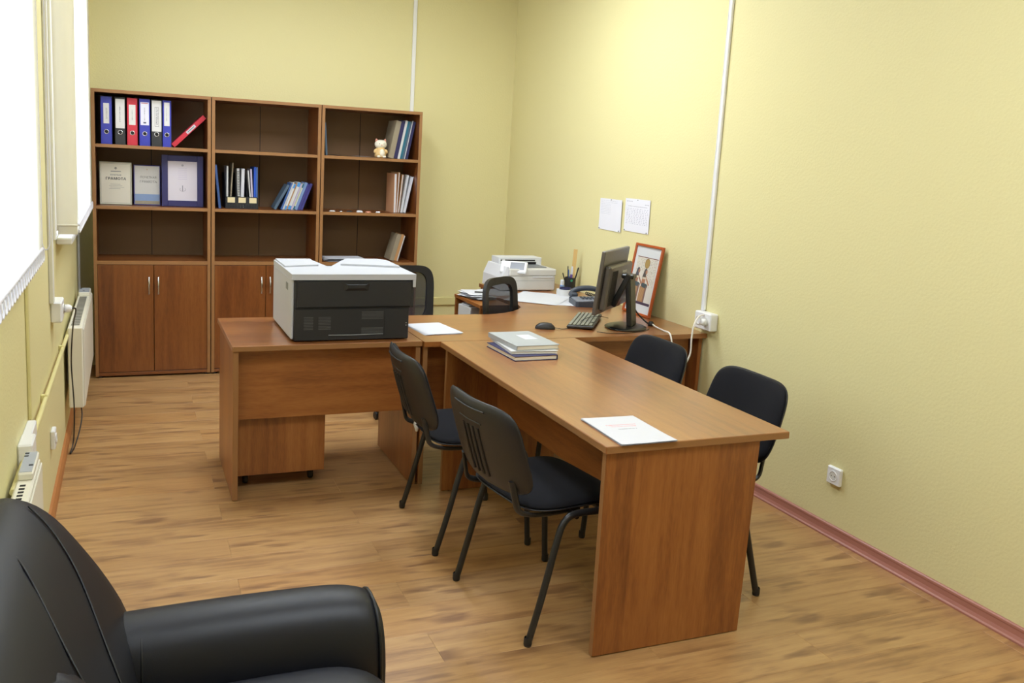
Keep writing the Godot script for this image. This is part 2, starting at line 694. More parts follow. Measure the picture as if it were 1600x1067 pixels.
func room() -> void:
	# floor: a screed with laminate planks laid across the room
	var base := mb()
	span(base, Vector3(XL - 0.3, -0.2, ZB - 0.3), Vector3(XR + 0.3, -0.009, ZF + 0.3))
	var floor_node := struct("floor", base, M.floor_base)
	var row_w := 0.193
	var length := 1.292
	var shapes := {}
	var z0 := 4.03 + row_w * 20
	var row := 0
	while z0 - row * row_w > ZB - row_w:
		var zb := z0 - row * row_w            # the near edge of the row
		var za := maxf(zb - row_w, ZB)
		zb = minf(zb, ZF)
		if zb - za > 0.004:
			var odd := row % 2
			var x := (1.18 if odd == 0 else 0.60) - 2 * length
			while x < XR:
				var a := maxf(x, XL)
				var b := minf(x + length, XR)
				if b - a > 0.01:
					var variant := rng.randi() % 7
					var key := "%d_%.3f_%.3f" % [variant, b - a, zb - za]
					if not shapes.has(key):
						shapes[key] = plank_mesh(b - a, zb - za, Vector2(0.137 * variant, 0.131 * variant + 0.07))
					var o := MeshInstance3D.new()
					o.name = "plank"
					o.mesh = shapes[key]
					o.material_override = M[["plank_a", "plank_b", "plank_c", "plank_d", "plank_a"][rng.randi() % 5]]
					o.position = Vector3((a + b) / 2, -0.0045, (za + zb) / 2)
					floor_node.add_child(o, true)
				x += length
		row += 1

	var st := mb()
	span(st, Vector3(XL - 0.4, CEIL, ZB - 0.3), Vector3(XR + 0.3, CEIL + 0.2, ZF + 0.3))
	struct("ceiling", st, M.ceiling_paint)
	st = mb()
	span(st, Vector3(XL - 0.4, 0, ZB - 0.25), Vector3(XR + 0.25, CEIL, ZB))
	struct("wall_back", st, M.wallpaper)
	st = mb()
	span(st, Vector3(XR, 0, ZB), Vector3(XR + 0.25, CEIL, ZF))
	struct("wall_right", st, M.wallpaper)
	st = mb()
	span(st, Vector3(XL - 0.4, 0, ZF), Vector3(XR + 0.25, CEIL, ZF + 0.25))
	struct("wall_front", st, M.wallpaper)
	# window wall with two openings
	st = mb()
	var o0 := XL - 0.4
	span(st, Vector3(o0, 0, ZB), Vector3(XL, WIN_Y0[0], ZF))
	span(st, Vector3(o0, WIN_Y0[0], WIN[1][0]), Vector3(XL, WIN_Y0[1], WIN[1][1]))
	span(st, Vector3(o0, WIN_Y1, ZB), Vector3(XL, CEIL, ZF))
	span(st, Vector3(o0, WIN_Y0[0], ZB), Vector3(XL, WIN_Y1, WIN[0][0]))
	span(st, Vector3(o0, WIN_Y0[0], WIN[0][1]), Vector3(XL, WIN_Y1, WIN[1][0]))
	span(st, Vector3(o0, WIN_Y0[0], WIN[1][1]), Vector3(XL, WIN_Y1, ZF))
	struct("wall_left", st, M.wallpaper)

	# baseboards: a rose plastic profile with a lip on the right, plain brown on the left
	st = mb()
	var prof := [Vector2(0, 0), Vector2(0.024, 0), Vector2(0.024, 0.007), Vector2(0.017, 0.012), Vector2(0.011, 0.024), Vector2(0.010, 0.044), Vector2(0.012, 0.050), Vector2(0.011, 0.057), Vector2(0.006, 0.061), Vector2(0, 0.061)]
	sweep_z(st, prof, XR, -1.0, ZB, ZF)
	struct("baseboard_right", st, M.baseboard_rose)
	st = mb()
	sweep_z(st, [Vector2(0, 0), Vector2(0.02, 0), Vector2(0.018, 0.03), Vector2(0.010, 0.05), Vector2(0, 0.055)], XL, 1.0, ZB, ZF)
	struct("baseboard_left", st, M.baseboard_brown)

	# ceiling lamps: two long panels over the desks, two shorter ones nearer the door
	for p in [[1.0, 1.75, 1.2, "long white fluorescent panel over the printer desk"], [2.1, 1.75, 1.2, "long white fluorescent panel over the corner desk"], [1.0, 5.2, 0.8, "short white fluorescent panel on the ceiling on the window side"], [2.1, 5.2, 0.8, "short white fluorescent panel on the ceiling away from the windows"]]:
		var t := thing("ceiling_light", p[3], "ceiling light", Vector3(p[0], CEIL, p[1]), 0.0, "panels on the ceiling")
		var h: float = p[2] / 2
		var f := mb()
		for s in [-1.0, 1.0]:
			span(f, Vector3(s * 0.30, -0.06, -h), Vector3(s * 0.28, -0.0005, h), 0.002)
			span(f, Vector3(-0.28, -0.06, s * h), Vector3(0.28, -0.0005, s * (h - 0.02)), 0.002)
		obj("frame", f, M.white_metal, t)
		box_part("diffuser", Vector3(-0.279, -0.05, -h + 0.021), Vector3(0.279, -0.02, h - 0.021), M.lamp_diffuser, t)
		var l := AreaLight3D.new()
		l.name = "panel_glow"
		l.area_size = Vector2(0.55, p[2] - 0.05)
		l.light_energy = LAMP_ENERGY * p[2] / 0.6
		l.light_color = LAMP_COLOR
		l.area_range = 12.0
		l.shadow_enabled = true
		l.position = Vector3(0, -0.065, 0)
		l.rotation.x = -PI / 2
		t.add_child(l)


func plank_mesh(l: float, w: float, uv: Vector2) -> ArrayMesh:   # chamfered board; v along the grain's cross direction
	var st := mb()
	var h := Vector3(l / 2 - 0.0002, 0.0045, w / 2 - 0.0002)
	var v := 0.0007
	var up := Vector3.UP
	var ring := [Vector3(-h.x, 0, -h.z), Vector3(h.x, 0, -h.z), Vector3(h.x, 0, h.z), Vector3(-h.x, 0, h.z)]
	var top := []
	var rim := []
	for p in ring:
		top.append(Vector3(p.x - signf(p.x) * v, h.y, p.z - signf(p.z) * v))
		rim.append(Vector3(p.x, h.y - v, p.z))
	var quads := [[top[0], top[1], top[2], top[3], up]]
	for i in 4:
		var k := (i + 1) % 4
		var side: Vector3 = (ring[i] + ring[k]).normalized()
		quads.append([top[i], top[k], rim[k], rim[i], (side + up).normalized()])
		quads.append([rim[i], rim[k], rim[k] - up * 0.008, rim[i] - up * 0.008, side])
	for q in quads:
		var n: Vector3 = q[4]
		for t in [[0, 1, 2], [0, 2, 3]]:
			var a: Vector3 = q[t[0]]
			var b: Vector3 = q[t[1]]
			var c: Vector3 = q[t[2]]
			var order := [a, b, c]
			if (b - a).cross(c - a).dot(n) > 0.0:
				order = [a, c, b]
			for p in order:
				st.set_normal(n)
				st.set_uv(uv + Vector2(p.x * 0.62, p.z * 0.95))
				st.add_vertex(p)
	return st.commit()


func sweep_z(st: SurfaceTool, prof: Array, x0: float, dir: float, za: float, zb: float) -> void:
	for i in prof.size() - 1:
		var a: Vector2 = prof[i]
		var b: Vector2 = prof[i + 1]
		var n := Vector3(dir * (b.y - a.y), -(b.x - a.x), 0)
		face(st, [Vector3(x0 + dir * a.x, a.y, za), Vector3(x0 + dir * a.x, a.y, zb), Vector3(x0 + dir * b.x, b.y, zb), Vector3(x0 + dir * b.x, b.y, za)], n if n != Vector3.ZERO else Vector3.UP)


const WIN_Y0 := [1.155, 1.27]
const WIN_Y1 := 2.72
const WIN := [[0.30, 1.70], [3.35, 5.25]]


func windows_and_blinds() -> void:
	for i in 2:
		var za: float = WIN[i][0] + 0.003
		var zb: float = WIN[i][1] - 0.003
		var y0: float = WIN_Y0[i] + 0.002
		var y1 := WIN_Y1 - 0.002
		var st := mb()
		var xa := XL - 0.26
		var xb := XL - 0.19
		span(st, Vector3(xa, y0, za), Vector3(xb, y0 + 0.07, zb), 0.003)
		span(st, Vector3(xa, y1 - 0.07, za), Vector3(xb, y1, zb), 0.003)
		for z in [[za, za + 0.07], [zb - 0.07, zb], [(za + zb) / 2 - 0.045, (za + zb) / 2 + 0.045]]:
			span(st, Vector3(xa, y0 + 0.07, z[0]), Vector3(xb, y1 - 0.07, z[1]), 0.003)
		var w := struct("window_%d" % (i + 1), st, M.pvc)
		for h in [[za + 0.07, (za + zb) / 2 - 0.045], [(za + zb) / 2 + 0.045, zb - 0.07]]:
			st = mb()
			var x := XL - 0.225
			face(st, [Vector3(x, y0 + 0.07, h[0]), Vector3(x, y1 - 0.07, h[0]), Vector3(x, y1 - 0.07, h[1]), Vector3(x, y0 + 0.07, h[1])], Vector3.RIGHT)
			obj("pane", st, M.glass, w)
		# sill, reaching out of the wall a little
		st = mb()
		span(st, Vector3(XL - 0.19, y0 - 0.001, za), Vector3(XL - 0.0005, y0 + 0.012, zb), 0.002)
		if i == 0:
			span(st, Vector3(XL + 0.0003, y0 - 0.028, za - 0.1), Vector3(-0.035, y0 + 0.004, zb + 0.06), 0.006)
		obj("window_sill", st, M.pvc, w)
		if i == 0:
			st = mb()      # white casing strip beside the reveal
			span(st, Vector3(XL + 0.0005, y0 + 0.01, 1.845), Vector3(XL + 0.012, WIN_Y1 + 0.1, 1.915), 0.002)
			obj("casing_strip", st, M.pvc, w)

	roller_blind(-0.004, 0.004, 1.835, 1.20, "white roller blind with scalloped hem beside the bookcases", true)
	roller_blind(-0.052, 3.20, 5.45, 1.235, "white roller blind with beaded hem above the radiator behind the armchair", false)


func roller_blind(x: float, za: float, zb: float, y0: float, label: String, with_return: bool) -> void:
	var t := thing("roller_blind", label, "blind", Vector3(x, 0, (za + zb) / 2), 0.0, "roller blinds at the windows")
	var half := (zb - za) / 2
	var y1 := 2.86
	var st := mb()
	var rows := []
	for i in 7:                       # a sheet with very slight waves
		var row := PackedVector3Array()
		for k in 41:
			var z := lerpf(-half, half, k / 40.0)
			row.append(Vector3(0.0012 * sin(k * 0.9 + i * 0.4), lerpf(y0 + 0.035, y1, i / 6.0), z))
		rows.append(row)
	surf(st, rows, false, false)
	obj("cloth", st, M.blind_cloth, t)
	st = mb()
	add_tube(st, [Vector3(-0.02, y1, -half - 0.01), Vector3(-0.02, y1, half + 0.01)], 0.022, 16)
	obj("roller", st, M.pvc, t)
	st = mb()
	add_tube(st, [Vector3(0, y0 + 0.035, -half), Vector3(0, y0 + 0.035, half)], 0.006, 8)
	obj("hem_bar", st, M.fringe, t)
	# scalloped hem with a row of beads
	st = mb()
	var n := int(half * 2 / 0.055)
	var step := half * 2 / n
	for i in n:
		var c := -half + (i + 0.5) * step
		var pts := [Vector3(0.002, y0 + 0.033, c - step / 2)]
		for k in 7:
			var a := PI * k / 6.0
			pts.append(Vector3(0.002, y0 + 0.014 - sin(a) * 0.014, c - cos(a) * step * 0.48))
		pts.append(Vector3(0.002, y0 + 0.033, c + step / 2))
		face(st, pts, Vector3.RIGHT)
	obj("scalloped_hem", st, M.blind_cloth, t)
	st = mb()
	for i in n:
		var c := -half + (i + 0.5) * step
		var path := []
		for k in 9:
			var a := PI * k / 8.0
			path.append(Vector3(0.006, y0 + 0.012 - sin(a) * 0.017, c - cos(a) * step * 0.5))
		add_tube(st, path, 0.0030, 6)
		add_tube(st, [Vector3(0.005, y0 + 0.035, c - step / 2), Vector3(0.006, y0 + 0.012, c - step / 2)], 0.0030, 6)
	var beads := obj("beaded_trim", st, M.fringe, t)
	beads.set_meta("kind", "stuff")
	# the loop of the pull chain at the end nearest the next window
	st = mb()
	var e := half + 0.004 if with_return else -half - 0.010
	if not with_return:
		var loop := []
		for k in 13:
			var a := PI * k / 12.0
			loop.append(Vector3(0.012 + cos(a) * 0.012, y0 + 0.06 - sin(a) * 0.03, e))
		loop.push_front(Vector3(0.024, y1, e))
		loop.append(Vector3(0.0, y1, e))
		add_tube(st, loop, 0.0022, 6)
		obj("pull_chain", st, M.fringe, t)
	if with_return:
		st = mb()
		var d := x - XL - 0.004
		rows = []
		for i in 6:
			var row := PackedVector3Array()
			for k in 9:
				row.append(Vector3(-d + (d - 0.002) * k / 8.0, lerpf(y0 + 0.004, y1, i / 5.0), half - 0.002 + 0.0015 * sin(k * 1.3)))
			rows.append(row)
		surf(st, rows, false, false)
		obj("side_return", st, M.blind_return_cloth, t)
		st = mb()
		span(st, Vector3(-d - 0.001, y0 + 0.028, half - 0.004), Vector3(0.0, y0 + 0.036, half + 0.006), 0.002)
		span(st, Vector3(-d + 0.012, y0 - 0.012, half - 0.005), Vector3(-0.002, y0 + 0.027, half + 0.003), 0.002)
		obj("return_hem", st, M.blind_return_cloth, t)


# ------------------------------------------------------------------ bookcases

const BW := 0.770
const BH := 1.99


func bookcases() -> void:
	var labels := ["open-topped bookcase holding ring binders and framed certificates", "bookcase holding a black document rack and leaning blue books", "bookcase with a small cat figurine, standing next to the white wall duct"]
	for i in 3:
		var t := thing("bookcase", labels[i], "bookcase", Vector3(i * (BW + 0.006), 0, 0), 0.0, "row of bookcases along the back wall")
		var d := 0.40
		var th := 0.022
		var side: Material = M.case_y
		board("side_panel", Vector3(0, 0.012, -d), Vector3(th, BH - th, 0), side, t, Vector3.BACK)
		board("side_panel", Vector3(BW - th, 0.012, -d), Vector3(BW, BH - th, 0), M.case_y_b, t, Vector3.BACK)
		board("top_panel", Vector3(0, BH - th + 0.0002, -d), Vector3(BW, BH, 0.002), M.case_x, t, Vector3.BACK)
		for y in [1.627, 1.21]:
			board("shelf", Vector3(th, y - th, -d + 0.01), Vector3(BW - th, y, -0.004), M.case_x, t, Vector3.BACK)
		board("fixed_shelf", Vector3(th, 0.832 - 0.026, -d + 0.01), Vector3(BW - th, 0.832, -0.002), M.case_x_b, t, Vector3.BACK)
		box_part("bottom_panel", Vector3(th, 0.014, -d + 0.01), Vector3(BW - th, 0.036, -0.002), M.case_x, t)
		for h in 2:
			var xa := th + (BW - 2 * th) * h / 2.0
			box_part("back_board", Vector3(xa + (0.0025 if h else 0.0), 0.036, -d + 0.001), Vector3(xa + (BW - 2 * th) / 2.0 - (0.0 if h else 0.0025), BH - th, -d + 0.006), M.back_board, t, 0.0)
		box_part("back_seam", Vector3(BW / 2 - 0.0026, 0.036, -d + 0.0005), Vector3(BW / 2 + 0.0026, BH - th, -d + 0.003), M.dark_hole, t, 0.0)
		for h in 2:
			var xa := 0.004 + h * (BW / 2 - 0.002)
			var door := box_part("door", Vector3(xa + (0.0015 if h else th - 0.003), 0.040, -0.019), Vector3(xa + BW / 2 - (th + 0.004 if h else 0.0045), 0.803, -0.001), M[["case_y_b", "case_y_c", "case_y"][(i + h) % 3]], t, 0.0015)
			var hx: float = BW / 2 - 0.030 if h == 0 else BW / 2 + 0.032
			var hs := mb()
			var path := []
			for k in 13:
				var a := k / 12.0
				path.append(Vector3(hx, 0.598 + 0.12 * a, 0.004 + 0.018 * sin(PI * a)))
			add_tube(hs, path, 0.0055, 10, 0.7, Vector3(0, 0, 1))
			add_lathe(hs, [Vector2(0.005, -0.002), Vector2(0.005, 0.008)], 10, Transform3D(Basis(Vector3.RIGHT, PI / 2), Vector3(hx, 0.602, 0.0)))
			add_lathe(hs, [Vector2(0.005, -0.002), Vector2(0.005, 0.008)], 10, Transform3D(Basis(Vector3.RIGHT, PI / 2), Vector3(hx, 0.714, 0.0)))
			obj("handle", hs, M.steel, door)
		for fx in [0.03, BW - 0.03]:
			for fz in [-0.03, -d + 0.03]:
				var fs := mb()
				add_lathe(fs, [Vector2(0, 0.0), Vector2(0.018, 0.0), Vector2(0.018, 0.0125), Vector2(0, 0.0125)], 12, Transform3D(Basis(), Vector3(fx, 0, fz)), false)
				obj("foot", fs, M.black_plastic, t)


# ------------------------------------------------------------------ desks

func desks() -> void:
	# the desk that carries the big printer
	var t := thing("desk", "desk with a wide modesty panel carrying the large black printer", "desk", Vector3(0.657, 0, 2.49))
	box_part("desk_top", Vector3(0, TOP - 0.026, -0.715), Vector3(0.912, TOP, 0), M.top_x, t, 0.002)
	box_part("edge_band", Vector3(0.002, TOP - 0.0245, 0.0001), Vector3(0.910, TOP - 0.0015, 0.0012), M.edge_band, t, 0.0004)
	board("side_panel", Vector3(0.006, 0.004, -0.65), Vector3(0.030, TOP - 0.0262, -0.012), M.wood_y, t, Vector3.BACK)
	board("side_panel", Vector3(0.882, 0.004, -0.65), Vector3(0.906, TOP - 0.0262, -0.012), M.wood_y_b, t, Vector3.BACK)
	box_part("modesty_panel", Vector3(0.030, 0.375, -0.105), Vector3(0.882, TOP - 0.0262, -0.087), M.wood_x_b, t)
	# drawer pedestal standing under it, seen from the back
	var p := thing("drawer_pedestal", "wooden drawer pedestal on castors under the printer desk, seen from behind", "pedestal", Vector3(0.698, 0, 1.85))
	box_part("back_panel", Vector3(0.0, 0.075, 0.482), Vector3(0.424, 0.585, 0.50), M.wood_y_c, p)
	box_part("side_panel", Vector3(0.0, 0.075, 0.0), Vector3(0.018, 0.585, 0.4815), M.wood_y, p)
	box_part("side_panel", Vector3(0.406, 0.075, 0.0), Vector3(0.424, 0.585, 0.4815), M.wood_y, p)
	box_part("top_panel", Vector3(-0.004, 0.5855, -0.02), Vector3(0.428, 0.607, 0.505), M.wood_x, p)
	box_part("bottom_panel", Vector3(0.0185, 0.075, 0.0), Vector3(0.4055, 0.093, 0.4815), M.wood_x, p)
	for k in 3:
		var dr := box_part("drawer", Vector3(0.003, 0.08 + k * 0.168, -0.0195), Vector3(0.421, 0.245 + k * 0.168, -0.001), M.wood_x_b, p)
		var hs := mb()
		add_tube(hs, [Vector3(0.16, 0.17 + k * 0.168, -0.0205), Vector3(0.165, 0.17 + k * 0.168, -0.042), Vector3(0.259, 0.17 + k * 0.168, -0.042), Vector3(0.264, 0.17 + k * 0.168, -0.0205)], 0.004, 8)
		obj("handle", hs, M.steel, dr)
	for cx in [0.05, 0.374]:
		for cz in [0.05, 0.40]:
			var cs := mb()
			add_lathe(cs, [Vector2(0, -0.012), Vector2(0.022, -0.012), Vector2(0.026, -0.006), Vector2(0.026, 0.006), Vector2(0.022, 0.012), Vector2(0, 0.012)], 16, Transform3D(Basis(Vector3.FORWARD, PI / 2), Vector3(cx, 0.0265, cz)), false)
			add_box(cs, Vector3(cx, 0.063, cz), Vector3(0.036, 0.022, 0.036), 0.003)
			obj("castor", cs, M.black_plastic, p)

	# the corner desk, an angled top along the right wall
	var c := thing("corner_desk", "large corner desk against the right wall carrying monitor and telephone", "desk", Vector3(1.572, 0, 2.512))
	var poly := [Vector2(0, 0), Vector2(0, -0.715), Vector2(0.55, -0.715)]
	for k in 7:
		var a := k / 6.0
		poly.append(Vector2(0.60, -0.705).bezier_interpolate(Vector2(0.74, -0.70), Vector2(0.95, -0.86), Vector2(0.958, -1.0), a))
	poly.append_array([Vector2(0.956, -1.22), Vector2(0.925, -1.34), Vector2(0.92, -1.56), Vector2(1.06, -1.60), Vector2(1.06, -1.95), Vector2(XR - 1.572 - 0.002, -1.95), Vector2(XR - 1.572 - 0.002, 0)])
	var st := mb()
	add_plate(st, poly, TOP - 0.026, TOP)
	obj("desk_top", st, M.top_x_b, c)
	board("side_panel", Vector3(0.004, 0.004, -0.65), Vector3(0.026, TOP - 0.0262, -0.025), M.wood_y, c, Vector3.BACK)
	box_part("modesty_panel", Vector3(0.0265, 0.30, -0.11), Vector3(1.62, TOP - 0.0262, -0.092), M.wood_x, c)
	box_part("side_panel", Vector3(1.645, 0.004, -0.60), Vector3(1.667, TOP - 0.0262, -0.03), M.wood_y_c, c)
	box_part("side_panel", Vector3(1.07, 0.004, -1.94), Vector3(1.66, TOP - 0.0262, -1.918), M.wood_y_b, c)
	box_part("side_panel", Vector3(0.975, 0.004, -1.30), Vector3(0.997, TOP - 0.0262, -1.20), M.wood_y_b, c)

	# low open cubby standing at the side of the corner desk
	var b := thing("cubby_shelf", "low open wooden cubby beside the corner desk holding a paper pack", "shelf", Vector3(2.29, 0, 0.985))
	box_part("side_panel", Vector3(0, 0.004, 0), Vector3(0.195, 0.72, 0.018), M.wood_y, b)
	box_part("side_panel", Vector3(0, 0.004, 0.452), Vector3(0.195, 0.72, 0.47), M.wood_y_b, b)
	box_part("top_panel", Vector3(-0.004, 0.7202, -0.004), Vector3(0.198, 0.742, 0.474), M.wood_x, b)
	box_part("shelf", Vector3(0.0, 0.58, 0.0185), Vector3(0.19, 0.598, 0.4515), M.wood_x, b)
	box_part("shelf", Vector3(0.0, 0.28, 0.0185), Vector3(0.19, 0.298, 0.4515), M.wood_x, b)
	box_part("bottom_panel", Vector3(0.0, 0.03, 0.0185), Vector3(0.19, 0.048, 0.4515), M.wood_x, b)
	box_part("back_board", Vector3(0.1905, 0.03, 0.0185), Vector3(0.1945, 0.7195, 0.4515), M.back_board, b, 0.0)

	# meeting table
	var m := thing("meeting_table", "long meeting table joined to the corner desk, one wide end panel in view", "table", Vector3(1.655, 0, 4.160))
	box_part("table_top", Vector3(0, TOP - 0.026, -1.645), Vector3(0.747, TOP, 0), M.top_y, m, 0.002)
	box_part("edge_band", Vector3(0.002, TOP - 0.0245, 0.0001), Vector3(0.745, TOP - 0.0015, 0.0012), M.edge_band, m, 0.0004)
	box_part("edge_band", Vector3(-0.0012, TOP - 0.0245, -1.643), Vector3(-0.0001, TOP - 0.0015, -0.002), M.edge_band, m, 0.0004)
	var ep := mb()       # end panel, a little narrower at the foot
	add_plate(ep, [Vector2(0.008, 0.0), Vector2(0.628, 0.0), Vector2(0.613, 0.7195), Vector2(0.012, 0.7195)], -0.034, -0.010, Transform3D(Basis(Vector3.RIGHT, Vector3(0, 0, 1), Vector3(0, -1, 0)), Vector3(0, 0.7235, 0)))
	var panel := obj("end_panel", ep, M.wood_y_b, m)
	var eb := mb()
	face(eb, [Vector3(0.0078, 0.7235, -0.0335), Vector3(0.0078, 0.7235, -0.0105), Vector3(0.0118, 0.004, -0.0105), Vector3(0.0118, 0.004, -0.0335)], Vector3.LEFT)
	obj("edge_band", eb, M.edge_band, panel)
	board("end_panel", Vector3(0.008, 0.004, -1.585), Vector3(0.628, TOP - 0.0262, -1.561), M.wood_y_c, m, Vector3.LEFT)
	box_part("modesty_panel", Vector3(0.285, 0.40, -1.560), Vector3(0.303, TOP - 0.0262, -0.0345), M.wood_x_b, m)
	for fx in [0.05, 0.58]:
		for fz in [-1.573, -0.022]:
			var fs := mb()
			add_lathe(fs, [Vector2(0, 0.0), Vector2(0.008, 0.0), Vector2(0.008, 0.0045), Vector2(0, 0.0045)], 10, Transform3D(Basis(), Vector3(fx, 0, fz)), false)
			obj("foot", fs, M.black_plastic, m)


# ------------------------------------------------------------------ chairs

func make_visitor_chair(label: String) -> Node3D:   # faces +x, origin on the floor between its feet
	var t := thing("visitor_chair", label, "chair", Vector3.ZERO, 0.0, "black visitor chairs at the meeting table")
	for s in [-1.0, 1.0]:
		var z: float = s * 0.262
		var st := mb()
		add_tube(st, smooth_path([Vector3(-0.21, 0.012, z), Vector3(-0.165, 0.17, z), Vector3(-0.115, 0.36, z * 0.985), Vector3(-0.09, 0.425, z * 0.98), Vector3(-0.045, 0.450, z * 0.975), Vector3(0.06, 0.447, z * 0.975), Vector3(0.13, 0.444, z * 0.975), Vector3(0.170, 0.42, z * 0.98), Vector3(0.185, 0.36, z * 0.985), Vector3(0.198, 0.17, z), Vector3(0.21, 0.012, z)], 5), 0.0125, 10)
		obj("leg_frame", st, M.black_tube, t)
		for fx in [-0.2115, 0.2115]:
			st = mb()
			add_lathe(st, [Vector2(0, 0), Vector2(0.013, 0), Vector2(0.0150, 0.008), Vector2(0.0145, 0.03), Vector2(0.0127, 0.032)], 12, Transform3D(Basis(), Vector3(fx, 0, z)))
			obj("foot_cap", st, M.black_plastic, t)
		st = mb()       # flat tube that carries the backrest
		add_tube(st, smooth_path([Vector3(0.02, 0.436, s * 0.19), Vector3(-0.10, 0.436, s * 0.19), Vector3(-0.180, 0.442, s * 0.185), Vector3(-0.228, 0.462, s * 0.182), Vector3(-0.243, 0.505, s * 0.178), Vector3(-0.258, 0.57, s * 0.172)], 5), 0.013, 10, 0.6, Vector3(1, 0, 0))
		obj("back_upright", st, M.black_tube, t)
	var cr := mb()
	for x in [-0.03, 0.10]:
		add_tube(cr, [Vector3(x, 0.437, -0.252), Vector3(x, 0.437, 0.252)], 0.010, 8)
	obj("cross_bar", cr, M.black_tube, t)
	# seat: shell below, padded cushion above
	var lay := Basis(Vector3(0, 0, 1), Vector3(1, 0, 0), Vector3(0, 1, 0))
	var dip := func(a: float, b: float) -> float: return 0.05 * a * a - 0.018 * maxf(0.0, (b - 0.13) / 0.09) * maxf(0.0, (b - 0.13) / 0.09)
	var st := mb()
	add_pad(st, 0.470, 0.43, 4.2, 0.005, 0.012, Transform3D(lay, Vector3(0.0, 0.462, 0)), dip, 8.0, 6, 44)
	obj("seat_shell", st, M.black_plastic, t)
	st = mb()
	add_pad(st, 0.462, 0.422, 4.2, 0.036, 0.001, Transform3D(lay, Vector3(0.0, 0.4685, 0)), dip, 4.0, 8, 44)
	obj("seat", st, M.black_fabric, t)
	# backrest: bent panel leaning backwards
	var lean := Basis(Vector3(0, 0, -1), Vector3(-0.30, 0.954, 0).normalized(), Vector3(0.954, 0.30, 0).normalized())
	var bend := func(a: float, b: float) -> float: return 0.75 * a * a + 0.28 * b * b
	var warp := func(p: Vector3) -> Vector3: return Vector3(p.x * (1.0 - 0.10 * clampf(p.y / 0.18, -1.0, 1.0) * 0.5 - (0.06 if p.y < 0 else 0.0) * p.y * p.y / 0.0324), p.y, 0)
	st = mb()
	add_pad(st, 0.492, 0.345, 4.6, 0.004, 0.020, Transform3D(lean, Vector3(-0.295, 0.664, 0)), bend, 7.0, 8, 52, warp)
	var shell := obj("back_shell", st, M.black_plastic, t)
	for k in 4:          # raised ribs on the shell
		var x := -0.050 + k * 0.033
		var path := []
		for j in 9:
			var y := lerpf(0.075, -0.115, j / 8.0)
			path.append(lean * Vector3(x, y, bend.call(x, y) - 0.0205) + Vector3(-0.295, 0.664, 0))
		st = mb()
		add_tube(st, path, 0.0055, 6)
		obj("rib", st, M.black_plastic, shell)
	for y in [0.095, 0.145]:
		var path := []
		for j in 11:
			var x := lerpf(-0.075, 0.075, j / 10.0) * (1.0 if y < 0.1 else 1.35)
			path.append(lean * Vector3(x, y, bend.call(x, y) - 0.0195) + Vector3(-0.295, 0.664, 0))
		st = mb()
		add_tube(st, path, 0.0035, 6)
		obj("rib", st, M.black_plastic, shell)
	st = mb()
	add_pad(st, 0.478, 0.331, 4.6, 0.030, 0.001, Transform3D(lean, Vector3(-0.2915, 0.6655, 0)), bend, 4.5, 8, 52, warp)
	obj("backrest", st, M.black_fabric, t)
	return t


func visitor_chairs() -> void:
	var c := make_visitor_chair("black visitor chair by the wide end panel, its ribbed back shell showing")
	c.position = Vector3(1.452 + 0.208, 0, 3.758 - 0.029)
	c.rotation.y = 0.14
	copy_of(c, Vector3(1.412 + 0.21, 0, 3.009), -0.023, "black visitor chair beside the printer desk with white scraps at its seat edge")
	copy_of(c, Vector3(2.52 - 0.21, 0, 3.01), PI, "black visitor chair across the meeting table beside the white power cable")
	var far := copy_of(c, Vector3(2.517 - 0.20, 0, 3.675), PI - 0.03, "black visitor chair across the meeting table near the low wall socket")
	far.name = String(far.name)
	# torn white wadding showing at the seat of the second chair
	var second: Node3D = get_node("visitor_chair_001")
	var st := mb()
	add_box(st, Vector3.ZERO, Vector3(0.012, 0.030, 0.05), 0.004, Transform3D(Basis(Vector3.RIGHT, 0.5), Vector3(-0.208, 0.452, -0.10)))
	obj("torn_wadding", st, M.card_white, second)


